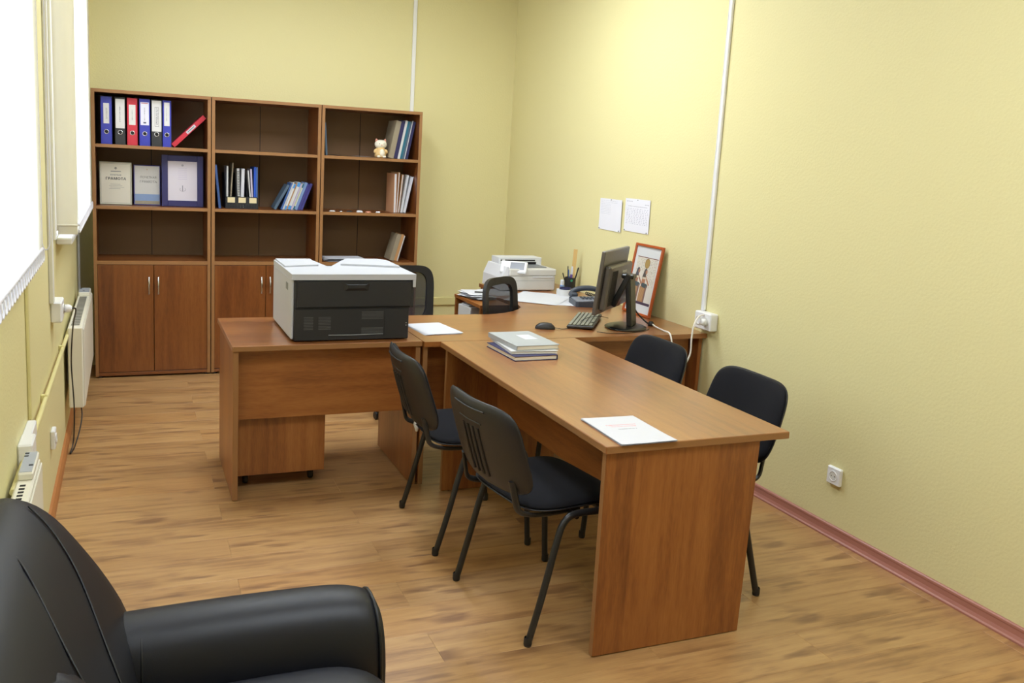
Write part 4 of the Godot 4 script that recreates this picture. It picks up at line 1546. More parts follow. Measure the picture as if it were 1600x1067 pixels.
	ru.rotation.z = -0.05
	# glue bottle and tape by the pot
	t = thing("glue_bottle", "small white glue bottle beside the pen pot", "bottle", Vector3(3.085, TOP, 1.02))
	st = mb()
	add_lathe(st, [Vector2(0, 0), Vector2(0.016, 0), Vector2(0.017, 0.004), Vector2(0.017, 0.05), Vector2(0.0135, 0.056), Vector2(0, 0.056)], 18)
	obj("bottle", st, M.blue_pale, t)
	st = mb()
	add_lathe(st, [Vector2(0.014, 0.0565), Vector2(0.0135, 0.088), Vector2(0.010, 0.092), Vector2(0, 0.092)], 18)
	obj("cap", st, M.paper, t)
	t = thing("tape_roll", "roll of clear tape with a violet core beside the glue bottle", "tape", Vector3(3.035, TOP, 1.165))
	st = mb()
	var flat := Transform3D(Basis(Vector3.RIGHT, 0.0), Vector3(0, 0.0, 0))
	add_lathe(st, [Vector2(0.040, 0), Vector2(0.060, 0), Vector2(0.060, 0.046), Vector2(0.040, 0.046), Vector2(0.040, 0)], 28, flat, false)
	obj("tape", st, M.card_white, t)
	st = mb()
	add_lathe(st, [Vector2(0.0365, 0.0), Vector2(0.0398, 0.0), Vector2(0.0398, 0.058), Vector2(0.0365, 0.058), Vector2(0.0365, 0.0)], 28, flat, false)
	obj("core", st, M.cloth_navy, t)
	# papers spread before the white printer
	st = mb()
	var wave := func(u: float, v: float) -> float: return 0.016 * pow(maxf(0.0, u - 0.05), 2.0) + 0.003 * sin(v * 5.0) * maxf(0.0, u) + 0.002
	sheet(st, 0.46, 0.36, 0.0008, 0.85, Vector2(0, 0), wave)
	single("drawing_sheet", st, M.paper, "large white sheet spread on the corner desk before the white printer", "paper", Vector3(2.79, TOP, 1.265), 0.0, "sheets spread before the white printer")
	st = mb()
	sheet(st, 0.297, 0.21, 0.0002, 1.15, Vector2.ZERO)
	single("paper_sheet", st, M.paper, "small white sheet partly under the large sheet near the telephone", "paper", Vector3(2.86, TOP, 1.40), 0.0, "sheets spread before the white printer")
	st = mb()
	sheet(st, 0.21, 0.297, 0.0002, 0.1, Vector2.ZERO)
	single("paper_sheet", st, M.paper, "white sheet at the desk edge above the cubby", "paper", Vector3(2.62, TOP, 0.985), 0.0, "sheets spread before the white printer")

	# on and in the cubby
	t = thing("paper_pile", "untidy pile of paper on top of the cubby", "paper", Vector3(2.380, 0.742, 1.15), 0.1)
	st = mb()
	for k in 9:
		sheet(st, 0.15, 0.24, 0.0003 + k * 0.0040, rng.randf_range(-0.25, 0.25), Vector2(rng.randf_range(-0.01, 0.01), rng.randf_range(-0.02, 0.02)), func(u: float, v: float) -> float: return 0.003 * cos(u * 3.0) * cos(v * 3.0))
	obj("sheets", st, M.paper, t)
	st = mb()
	add_tube(st, [Vector3(-0.03, 0.043, 0.03), Vector3(0.03, 0.045, 0.075)], 0.005, 8)
	single("marker_pen", st, M.cable_black, "black marker lying on the paper pile of the cubby", "pen", Vector3(2.380, 0.742, 1.15), 0.1)
	t = thing("paper_pack", "white paper pack standing in the cubby", "box", Vector3(2.384, 0.5985, 1.145), 0.10)
	box_part("carton", Vector3(-0.095, 0.0, -0.08), Vector3(0.085, 0.092, 0.10), M.card_white, t, 0.004)
	box_part("torn_flap", Vector3(-0.085, 0.0925, -0.05), Vector3(0.07, 0.102, 0.06), M.paper, t, 0.002)

	# white multifunction printer in the corner
	t = thing("multifunction_printer", "white multifunction printer with a grey display in the room corner", "printer", Vector3(2.60, TOP, 0.955))
	st = mb()
	span(st, Vector3(0.10, 0.006, -0.38), Vector3(0.46, 0.110, 0.0), 0.006)
	span(st, Vector3(0.098, 0.1105, -0.38), Vector3(0.464, 0.158, 0.003), 0.006)
	obj("body", st, M.mfp_beige, t)
	st = mb()
	add_plate(st, [Vector2(0.045, -0.0), Vector2(0.10, 0.0), Vector2(0.10, 0.165), Vector2(0.085, 0.165), Vector2(0.050, 0.085)], 0.015, 0.365, Transform3D(Basis(Vector3.RIGHT, Vector3(0, 0, -1), Vector3(0, 1, 0)), Vector3(0, 0.006, 0.0)))
	obj("front_cover", st, M.mfp_white, t)
	st = mb()
	add_plate(st, rrect(0.345, 0.15, 0.012, 4, Vector2(0.285, -0.305)), 0.1585, 0.212)
	obj("top_hood", st, M.mfp_white, t)
	box_part("hood_slot", Vector3(0.16, 0.188, -0.2302), Vector3(0.40, 0.198, -0.2285), M.dark_hole, t, 0.0)
	box_part("button", Vector3(0.125, 0.188, -0.2302), Vector3(0.137, 0.198, -0.2285), M.dark_hole, t, 0.0)
	box_part("outlet_tray", Vector3(0.15, 0.1585, -0.229), Vector3(0.42, 0.1635, -0.07), M.printer_grey, t, 0.0)
	box_part("outlet_mouth", Vector3(0.15, 0.1640, -0.2302), Vector3(0.41, 0.182, -0.2285), M.dark_hole, t, 0.0)
	var tiltp := Transform3D(Basis(Vector3(0, 1, 0), -0.55) * Basis(Vector3.RIGHT, -0.75), Vector3(0.150, 0.165, -0.045))
	st = mb()
	add_box(st, Vector3.ZERO, Vector3(0.19, 0.10, 0.022), 0.006, tiltp)
	var panel := obj("control_panel", st, M.mfp_white, t)
	st = mb()
	add_box(st, Vector3(0.025, 0.004, 0.0115), Vector3(0.10, 0.062, 0.001), 0.0, tiltp)
	obj("display", st, M.screen_grey, panel)
	box_part("side_slot", Vector3(0.28, 0.098, 0.0), Vector3(0.44, 0.106, 0.0045), M.mfp_white, t)
	box_part("side_line", Vector3(0.11, 0.074, -0.001), Vector3(0.45, 0.0755, 0.0008), M.printer_grey, t, 0.0)
	for fx in [0.13, 0.43]:
		for fz in [-0.36, -0.04]:
			box_part("foot", Vector3(fx - 0.012, 0, fz - 0.012), Vector3(fx + 0.012, 0.0065, fz + 0.012), M.dark_hole, t, 0.0)

	# framed picture leaning on the wall
	t = thing("framed_picture", "orange wooden framed picture of two seated figures leaning on the wall", "picture", Vector3(3.155, TOP, 1.90), -PI / 2)
	t.rotation = Vector3(0, -PI / 2, 0)
	var leanp := Transform3D(Basis(Vector3.RIGHT, -0.155), Vector3(0, 0.001, 0))
	var fw := 0.312
	var fh := 0.440
	st = mb()
	for s in [-1.0, 1.0]:
		add_box(st, Vector3(s * (fw / 2 - 0.008), fh / 2, 0), Vector3(0.016, fh, 0.018), 0.003, leanp)
	add_box(st, Vector3(0, fh - 0.008, 0), Vector3(fw - 0.032, 0.016, 0.018), 0.003, leanp)
	add_box(st, Vector3(0, 0.008, 0), Vector3(fw - 0.032, 0.016, 0.018), 0.003, leanp)
	obj("frame", st, M.frame_wood, t)
	st = mb()
	add_box(st, Vector3(0, fh / 2, -0.004), Vector3(fw - 0.030, fh - 0.030, 0.004), 0.0, leanp)
	obj("mount", st, M.mount_card, t)
	print_part("print", 0.232, 0.295, papyrus(), t, leanp * Transform3D(Basis(), Vector3(0.004, fh / 2 - 0.006, -0.0015)))


func papyrus() -> StandardMaterial3D:      # a plain picture in the manner of a wall painting: two figures sitting on blocks
	var w := 410
	var h := 550
	var im := Image.create(w, h, false, Image.FORMAT_RGB8)
	im.fill(rgb(206, 200, 188))
	var rr := func(x: float, y: float, a: float, b: float, c: Color) -> void: im.fill_rect(Rect2i(int(x * w), int(y * h), int(a * w), int(b * h)), c)
	rr.call(0.0, 0.0, 1.0, 0.018, rgb(110, 70, 66))
	rr.call(0.0, 0.945, 1.0, 0.055, rgb(66, 50, 70))
	var ink := [rgb(146, 138, 126), rgb(164, 146, 118), rgb(126, 138, 130), rgb(168, 132, 112)]
	for c in 13:                            # columns of small signs
		for r in 34:
			var x := 0.03 + c * 0.074 + rng.randf_range(0.0, 0.012)
			var y := 0.035 + r * 0.0175
			if rng.randf() < 0.75 and not (y > 0.30 and x < 0.62):
				rr.call(x, y, rng.randf_range(0.015, 0.045), rng.randf_range(0.005, 0.012), ink[rng.randi() % 4])
	var blob := func(cx: float, cy: float, ax: float, ay: float, c: Color) -> void:
		for yy in range(maxi(0, int((cy - ay) * h)), mini(h, int((cy + ay) * h))):
			for xx in range(maxi(0, int((cx - ax) * w)), mini(w, int((cx + ax) * w))):
				if pow((xx / float(w) - cx) / ax, 2) + pow((yy / float(h) - cy) / ay, 2) < 1.0:
					im.set_pixel(xx, yy, c)
	var limb := func(a: Vector2, b: Vector2, r: float, c: Color) -> void:
		for k in 25:
			var q := a.lerp(b, k / 24.0)
			blob.call(q.x, q.y, r, r * 0.75, c)
	blob.call(0.52, 0.13, 0.12, 0.105, rgb(140, 112, 62))
	blob.call(0.52, 0.13, 0.10, 0.088, rgb(160, 132, 76))
	for f in [[0.10, rgb(74, 74, 82), rgb(150, 106, 84)], [0.46, rgb(80, 72, 68), rgb(168, 118, 88)]]:
		var x: float = f[0]
		rr.call(x - 0.08, 0.62, 0.26, 0.325, rgb(158, 118, 80))          # the block
		for k in 5:
			rr.call(x - 0.06 + k * 0.045, 0.65, 0.014, 0.27, rgb(186, 150, 106))
		limb.call(Vector2(x + 0.04, 0.42), Vector2(x + 0.03, 0.58), 0.085, f[2])   # trunk
		limb.call(Vector2(x + 0.03, 0.585), Vector2(x + 0.20, 0.60), 0.062, rgb(66, 80, 84))   # skirt
		limb.call(Vector2(x + 0.21, 0.62), Vector2(x + 0.20, 0.92), 0.034, rgb(120, 92, 84))   # leg
		limb.call(Vector2(x + 0.10, 0.40), Vector2(x + 0.30, 0.56), 0.026, f[2])   # arm
		limb.call(Vector2(x + 0.06, 0.29), Vector2(x + 0.02, 0.41), 0.072, f[1])   # wig
		blob.call(x + 0.10, 0.31, 0.045, 0.045, f[2])
		limb.call(Vector2(x + 0.00, 0.44), Vector2(x + 0.12, 0.44), 0.03, rgb(196, 184, 160))   # collar
	var m := mat("papyrus_print", Color.WHITE, 0.7)
	m.albedo_texture = ImageTexture.create_from_image(im)
	return m


# ------------------------------------------------------------------ things on the walls

func right_wall_things() -> void:
	# two sheets pinned to the wall; local x runs to the right as seen from the room
	var turn := -PI / 2
	var lines := []
	for k in 9:
		lines.append([0.05, 0.80 if k < 2 else 0.5, 0.06 + k * 0.052, 0.014, rgb(176, 178, 196), 0.015])
	var p1 := printed("memo_print", 600, 440, rgb(236, 236, 246), lines)
	lines = [[0.05, 0.30, 0.07, 0.03, rgb(120, 120, 150), 0.02], [0.80, 0.95, 0.14, 0.025, rgb(90, 90, 120), 0.02], [0.12, 0.9, 0.22, 0.02, rgb(110, 110, 130), 0.015]]
	for r in 10:
		lines.append([0.07 + 0.01 * (r % 3), 0.93, 0.29 + r * 0.05, 0.026, rgb(158, 158, 180), 0.05])
	var p2 := printed("chart_print", 600, 440, rgb(236, 236, 246), lines)
	for s in [[1.345, 1.332, p1, "white sheet with faint lines pinned to the right wall", 0.006], [1.678, 1.350, p2, "white sheet printed with a table pinned to the right wall", 0.003]]:
		var t := thing("wall_sheet", s[3], "paper", Vector3(XR - 0.0025, s[1], s[0]), turn, "sheets pinned above the desk")
		var w := 0.300
		var h := 0.212
		var st := mb()
		var n := 12
		for i in n:
			for o in [[0, 0], [1, 0], [1, 1], [0, 0], [1, 1], [0, 1]]:
				var u: float = (i + o[0]) / float(n)
				var v: float = o[1]
				var bow: float = s[4] * pow(u, 3.0) * (1.0 - 0.4 * v) + 0.0008
				st.set_normal(Vector3(0, 0, 1))
				st.set_uv(Vector2(u, v))
				st.add_vertex(Vector3((u - 0.5) * w, (0.5 - v) * h, bow))
		obj("page", st, s[2], t)
		for q in [Vector2(-0.14, -0.1), Vector2(0.0, 0.1), Vector2(0.13, -0.1)]:
			st = mb()
			add_lathe(st, [Vector2(0.0, 0.0), Vector2(0.004, 0.0), Vector2(0.003, 0.003), Vector2(0, 0.0035)], 10, Transform3D(Basis(Vector3.RIGHT, PI / 2), Vector3(q.x, q.y, s[4] * pow(q.x / w + 0.5, 3.0) + 0.001)))
			obj("pin", st, M.printer_grey, t)

	# cable duct and its socket box
	var st := mb()
	span(st, Vector3(XR - 0.016, 0.876, 2.455), Vector3(XR - 0.0003, CEIL - 0.001, 2.480), 0.003)
	span(st, Vector3(XR - 0.018, 0.876, 2.4545), Vector3(XR - 0.0155, CEIL - 0.001, 2.4575), 0.0)
	single("cable_duct", st, M.pvc, "slim white cable duct running down the right wall to a socket box", "cable duct")
	var b := thing("socket_box", "white double socket box with a plug on the right wall above the desk", "socket", Vector3(XR, 0.826, 2.522), turn)
	st = mb()
	add_box(st, Vector3(0.0, 0.0, 0.026), Vector3(0.150, 0.098, 0.0515), 0.006)
	obj("box", st, M.pvc, b)
	st = mb()
	for x in [-0.035, 0.035]:
		add_lathe(st, [Vector2(0.026, 0.0), Vector2(0.026, 0.003), Vector2(0.020, 0.003), Vector2(0.019, 0.0)], 22, Transform3D(Basis(Vector3.RIGHT, PI / 2), Vector3(x, 0.0, 0.052)))
	obj("socket_ring", st, M.pvc_dull, b)
	st = mb()
	add_lathe(st, [Vector2(0, 0.0), Vector2(0.020, 0.0), Vector2(0.020, 0.022), Vector2(0.015, 0.034), Vector2(0, 0.036)], 18, Transform3D(Basis(Vector3.RIGHT, PI / 2), Vector3(0.035, 0.0, 0.0525)))
	single("plug", st, M.pvc, "white power plug in the socket box", "plug", Vector3(XR, 0.826, 2.522), turn)
	# low socket
	b = thing("wall_socket", "single square white socket low on the right wall above the baseboard", "socket", Vector3(XR, 0.294, 3.567), turn)
	st = mb()
	add_box(st, Vector3(0, 0, 0.0105), Vector3(0.083, 0.083, 0.020), 0.005)
	obj("plate", st, M.pvc, b)
	st = mb()
	add_lathe(st, [Vector2(0.025, 0.0), Vector2(0.025, 0.0025), Vector2(0.021, 0.0025), Vector2(0.020, 0.0)], 26, Transform3D(Basis(Vector3.RIGHT, PI / 2), Vector3(0, 0, 0.0205)))
	obj("rim", st, M.pvc, b)
	st = mb()
	add_lathe(st, [Vector2(0, 0), Vector2(0.0195, 0), Vector2(0.0195, 0.0008), Vector2(0, 0.0008)], 22, Transform3D(Basis(Vector3.RIGHT, PI / 2), Vector3(0, 0, 0.0205)), false)
	obj("recess", st, M.pvc_dull, b)
	for x in [-0.0095, 0.0095]:
		st = mb()
		add_lathe(st, [Vector2(0, 0), Vector2(0.0028, 0), Vector2(0.0028, 0.0006), Vector2(0, 0.0006)], 10, Transform3D(Basis(Vector3.RIGHT, PI / 2), Vector3(x, 0, 0.0213)), false)
		obj("pin_hole", st, M.dark_hole, b)

	# back wall: white duct above the bookcases and the painted duct low down
	st = mb()
	span(st, Vector3(2.345, 0.44, ZB + 0.0003), Vector3(2.375, CEIL - 0.001, ZB + 0.016), 0.003)
	single("cable_duct", st, M.pvc, "white cable duct on the back wall rising above the bookcases", "cable duct")
	st = mb()
	span(st, Vector3(2.378, 0.420, ZB + 0.0003), Vector3(XR - 0.0005, 0.485, ZB + 0.020), 0.003)
	single("painted_duct", st, M.duct_yellow, "low horizontal duct painted yellow on the back wall", "cable duct")


func left_wall_things() -> void:
	# two electric wall heaters
	for h in [[0.15, 1.42, 0.195, 0.645, -0.012, "white electric wall heater below the window beside the bookcases"], [3.60, 4.50, 0.20, 0.66, -0.040, "white electric wall heater with a grey control panel behind the armchair"]]:
		var za: float = h[0]
		var zb: float = h[1]
		var t := thing("wall_heater", h[5], "heater", Vector3(XL, 0, (za + zb) / 2), 0.0, "electric heaters on the window wall")
		var half := (zb - za) / 2
		var x1: float = h[4] - XL
		var x0 := 0.022
		var y0: float = h[2]
		var y1: float = h[3]
		var st := mb()
		span(st, Vector3(x0, y0, -half), Vector3(x1, y1, half), 0.006)
		obj("body", st, M.heater_white, t)
		st = mb()
		span(st, Vector3(x1 + 0.0002, y0 + 0.008, -half + 0.01), Vector3(x1 + 0.006, y1 - 0.012, half - 0.01), 0.003)
		obj("front_plate", st, M.heater_white, t)
		st = mb()
		span(st, Vector3(x0 + 0.004, y1 - 0.001, -half + 0.004), Vector3(x1 - 0.002, y1 + 0.022, -half + 0.20), 0.004)
		var box := obj("control_housing", st, M.heater_white, t)
		st = mb()
		span(st, Vector3(x0 + 0.008, y1 + 0.0222, -half + 0.01), Vector3(x1 - 0.006, y1 + 0.0235, -half + 0.19), 0.0)
		obj("control_panel", st, M.heater_grey, box)
		for k in [[0.03, 0.02], [0.03, 0.045], [0.05, 0.13]]:
			st = mb()
			span(st, Vector3(k[0], y1 + 0.0237, -half + k[1]), Vector3(k[0] + 0.012, y1 + 0.0255, -half + k[1] + 0.010), 0.001)
			obj("button", st, M.phone_grey, box)
		var nslot := int((half * 2 - 0.28) / 0.026)
		for k in nslot:
			st = mb()
			var z := -half + 0.235 + k * 0.026
			span(st, Vector3(x0 + 0.014, y1 - 0.001, z), Vector3(x1 - 0.018, y1 + 0.0008, z + 0.013), 0.0)
			obj("grille_slot", st, M.dark_hole, t)
		st = mb()
		for z in [-half * 0.6, half * 0.6]:
			span(st, Vector3(0.0005, y0 + 0.08, z - 0.02), Vector3(x0 - 0.0002, y1 - 0.08, z + 0.02), 0.0)
		obj("wall_bracket", st, M.pvc_dull, t)
		if za < 1.0:          # mains lead of the farther heater: down to the floor and up to the socket box
			var o := -t.position
			st = mb()
			add_lathe(st, [Vector2(0, 0.0), Vector2(0.019, 0.0), Vector2(0.019, 0.02), Vector2(0.012, 0.032), Vector2(0, 0.033)], 16, Transform3D(Basis(Vector3(0, 1, 0), Vector3(1, 0, 0), Vector3(0, 0, -1)), Vector3(XL + 0.0515, 0.865, 2.08) + o))
			obj("plug", st, M.pvc, t)
			st = mb()
			var lead := []
			for q in [Vector3(0.083, 0.865, 2.08), Vector3(0.098, 0.852, 2.05), Vector3(0.070, 0.72, 1.80), Vector3(0.050, 0.50, 1.64), Vector3(0.055, 0.25, 1.57), Vector3(0.048, 0.06, 1.56), Vector3(0.034, 0.006, 1.62), Vector3(0.050, 0.008, 1.52), Vector3(0.072, 0.07, 1.40), Vector3(0.080, 0.13, 1.32), Vector3(0.070, 0.198, 1.28)]:
				lead.append(q + Vector3(XL, 0, 0) + o)
			add_tube(st, smooth_path(lead, 6), 0.0035, 8)
			obj("cord", st, M.cable_black, t)

	# painted pipe along the wall with its clips
	var t := thing("wall_pipe", "thin pipe painted yellow running along the window wall", "pipe", Vector3(XL, 0, 0))
	var st := mb()
	add_tube(st, [Vector3(0.019, 0.585, -0.30), Vector3(0.019, 0.60, 1.5), Vector3(0.019, 0.63, 3.40), Vector3(0.019, 0.645, 3.85)], 0.0095, 10)
	obj("pipe", st, M.pipe_paint, t)
	for z in [1.75, 2.75]:
		st = mb()
		add_box(st, Vector3(0.013, 0.575 + 0.016 * z, z), Vector3(0.025, 0.034, 0.016), 0.003)
		obj("clip", st, M.pipe_paint, t)

	# ducts
	st = mb()
	span(st, Vector3(XL + 0.0003, 0.915, 2.19), Vector3(XL + 0.020, CEIL - 0.001, 2.245), 0.003)
	single("cable_duct", st, M.pvc_dull, "white cable duct between the two windows ending in a socket box", "cable duct")
	st = mb()
	span(st, Vector3(XL + 0.0003, 0.67, 3.19), Vector3(XL + 0.012, CEIL - 0.001, 3.22), 0.003)
	single("painted_duct", st, M.duct_yellow, "narrow duct painted in wall colour below the nearer blind", "cable duct")
	st = mb()
	span(st, Vector3(XL + 0.0003, 0.60, -0.24), Vector3(XL + 0.014, 1.10, -0.205), 0.003)
	span(st, Vector3(XL + 0.0003, 0.53, -0.26), Vector3(XL + 0.030, 0.599, -0.185), 0.003)
	single("cable_duct", st, M.pvc, "short white duct under the window sill beside the bookcases", "cable duct")
	# socket box with the heater's plug
	var b := thing("socket_box", "white socket box on the window wall with a black cord plugged in", "socket", Vector3(XL, 0.865, 2.11), PI / 2)
	st = mb()
	add_box(st, Vector3(0, 0, 0.024), Vector3(0.16, 0.095, 0.047), 0.006)
	obj("box", st, M.pvc, b)
	st = mb()
	add_lathe(st, [Vector2(0.024, 0.0), Vector2(0.024, 0.003), Vector2(0.019, 0.003), Vector2(0.019, 0.0)], 22, Transform3D(Basis(Vector3.RIGHT, PI / 2), Vector3(0.03, 0.0, 0.0475)))
	obj("socket_ring", st, M.pvc_dull, b)
	# boxes by the nearer heater
	t = thing("junction_box", "tall white junction box on the window wall above the nearer heater", "junction box", Vector3(XL, 0.625, 3.50), PI / 2)
	st = mb()
	add_box(st, Vector3(0, 0, 0.0225), Vector3(0.12, 0.13, 0.044), 0.005)
	obj("box", st, M.pvc, t)
	box_part("cable_gland", Vector3(-0.045, -0.080, 0.012), Vector3(-0.020, -0.0655, 0.034), M.printer_grey, t)
	t = thing("junction_box", "slim white duct piece joining the tall junction box to the painted duct", "junction box", Vector3(XL, 0.655, 3.345), PI / 2)
	st = mb()
	add_box(st, Vector3(0, 0, 0.0155), Vector3(0.17, 0.055, 0.030), 0.004)
	obj("box", st, M.pvc, t)
	b = thing("wall_socket", "small white socket low on the window wall under the yellow pipe", "socket", Vector3(XL, 0.320, 2.33), PI / 2)
	st = mb()
	add_box(st, Vector3(0, 0, 0.0105), Vector3(0.08, 0.085, 0.020), 0.004)
	obj("plate", st, M.pvc, b)
	st = mb()
	add_lathe(st, [Vector2(0.024, 0.0), Vector2(0.024, 0.004), Vector2(0.019, 0.004), Vector2(0.019, 0.0)], 22, Transform3D(Basis(Vector3.RIGHT, PI / 2), Vector3(0, 0.0, 0.0205)))
	obj("rim", st, M.pvc_dull, b)
	# loose pale cable at the nearer heater
	st = mb()
	add_tube(st, smooth_path([Vector3(XL + 0.02, 0.545, 3.52), Vector3(XL + 0.016, 0.47, 3.56), Vector3(XL + 0.010, 0.42, 3.62), Vector3(XL + 0.011, 0.40, 3.80), Vector3(XL + 0.011, 0.42, 3.95)], 6), 0.0055, 8)
	single("heater_cable", st, M.cable_white, "pale cable hanging from the tall junction box to the nearer heater", "cable")


# ------------------------------------------------------------------ things on the shelves

func lever_binder(x: float, w: float, cover: Material, spine_label: Array, name_part: String, label: String) -> void:
	var t := thing("ring_binder", label, "binder", Vector3(x, 1.627, -0.065), 0.0, "ring binders on the top shelf")
	var h := 0.318
	var d := 0.285
	var st := mb()
	span(st, Vector3(0, 0, -d), Vector3(0.003, h, 0), 0.0008)
	span(st, Vector3(w - 0.003, 0, -d), Vector3(w, h, 0), 0.0008)
	span(st, Vector3(0.003, 0, -0.003), Vector3(w - 0.003, h, 0), 0.0008)
	obj("cover", st, cover, t)
	box_part("pages", Vector3(0.006, 0.004, -d + 0.01), Vector3(w - 0.006, h - 0.012, -0.03), M.paper_cream, t, 0.0)
	var lw: float = spine_label[0]
	var lh: float = spine_label[1]
	var m := printed("spine_label_" + name_part, 128, 384, rgb(222, 220, 218) if name_part != "d" else rgb(228, 226, 240), [])
	var im: Image = m.albedo_texture.get_image()
	for k in 2 if name_part in ["a", "e"] else 1:      # one or two lines of small upright print
		var px := 56 + k * 18
		var y := 90
		while y < 300:
			im.fill_rect(Rect2i(px, y, rng.randi_range(8, 13), rng.randi_range(3, 7)), rgb(110, 108, 116))
			y += rng.randi_range(8, 14)
	if name_part == "d":
		im.fill_rect(Rect2i(14, 12, 100, 10), rgb(190, 90, 110))
		im.fill_rect(Rect2i(44, 330, 40, 26), rgb(96, 96, 120))
	if name_part == "e":
		for r in [Rect2i(40, 80, 3, 240), Rect2i(90, 80, 3, 240), Rect2i(40, 80, 52, 3), Rect2i(40, 318, 52, 3)]:
			im.fill_rect(r, rgb(70, 70, 76))
	m.albedo_texture = ImageTexture.create_from_image(im)
	print_part("spine_label", lw, lh, m, t, Transform3D(Basis(), Vector3(w / 2, h - spine_label[2] - lh / 2, 0.0006)))
	st = mb()
	var face_z := Transform3D(Basis(Vector3.RIGHT, PI / 2), Vector3(w / 2, 0.083, 0.0))
	add_lathe(st, [Vector2(0.0155, 0.0), Vector2(0.0155, 0.0016), Vector2(0.0125, 0.0022), Vector2(0.0115, 0.0008)], 24, face_z)
	obj("finger_ring", st, M.steel, t)
	st = mb()
	add_lathe(st, [Vector2(0, 0), Vector2(0.0118, 0), Vector2(0.0118, 0.0006), Vector2(0, 0.0006)], 20, face_z, false)
	obj("finger_hole", st, M.dark_hole, t)


# A book or folder standing on a shelf: spine to the front. lean > 0 tips the top to +x, < 0 to -x.
func standing_book(called: String, label: String, category: String, foot: Vector3, w: float, h: float, d: float, lean: float, cover: Material, pages: Material, group: String, open_front := false) -> Node3D:
	var t := thing(called, label, category, foot, 0.0, group)
	t.rotation.z = -lean
	var x0 := -w if lean > 0.0 else 0.0
	var st := mb()
	var c := minf(0.002, w * 0.2)
	span(st, Vector3(x0, 0, -d), Vector3(x0 + c, h, 0), 0.0004)
	span(st, Vector3(x0 + w - c, 0, -d), Vector3(x0 + w, h, 0), 0.0004)
	if not open_front:
		span(st, Vector3(x0 + c, 0, -c), Vector3(x0 + w - c, h, 0), 0.0)
	obj("cover", st, cover, t)
	box_part("pages", Vector3(x0 + c + 0.0002, 0.003, -d + 0.003), Vector3(x0 + w - c - 0.0002, h - 0.004, -0.004), pages, t, 0.0)
	return t


func certificate(label: String, x0: float, x1: float, y1: float, z: float, lean: float, frame: Material, border: float, paper: Material, group: String) -> Array:
	var w := x1 - x0
	var h := y1 - 1.21
	var t := thing("framed_certificate", label, "certificate", Vector3((x0 + x1) / 2, 1.2118, z), 0.0, group)
	t.rotation.x = -lean
	var st := mb()
	for s in [-1.0, 1.0]:
		add_box(st, Vector3(s * (w - border) / 2, h / 2, -0.006), Vector3(border, h, 0.012), 0.002)
	add_box(st, Vector3(0, h - border / 2, -0.006), Vector3(w - 2 * border, border, 0.012), 0.002)
	add_box(st, Vector3(0, border / 2, -0.006), Vector3(w - 2 * border, border, 0.012), 0.002)
	obj("frame", st, frame, t)
	box_part("sheet", Vector3(-w / 2 + border - 0.001, border - 0.001, -0.008), Vector3(w / 2 - border + 0.001, h - border + 0.001, -0.005), paper, t, 0.0)
	return [t, w, h]


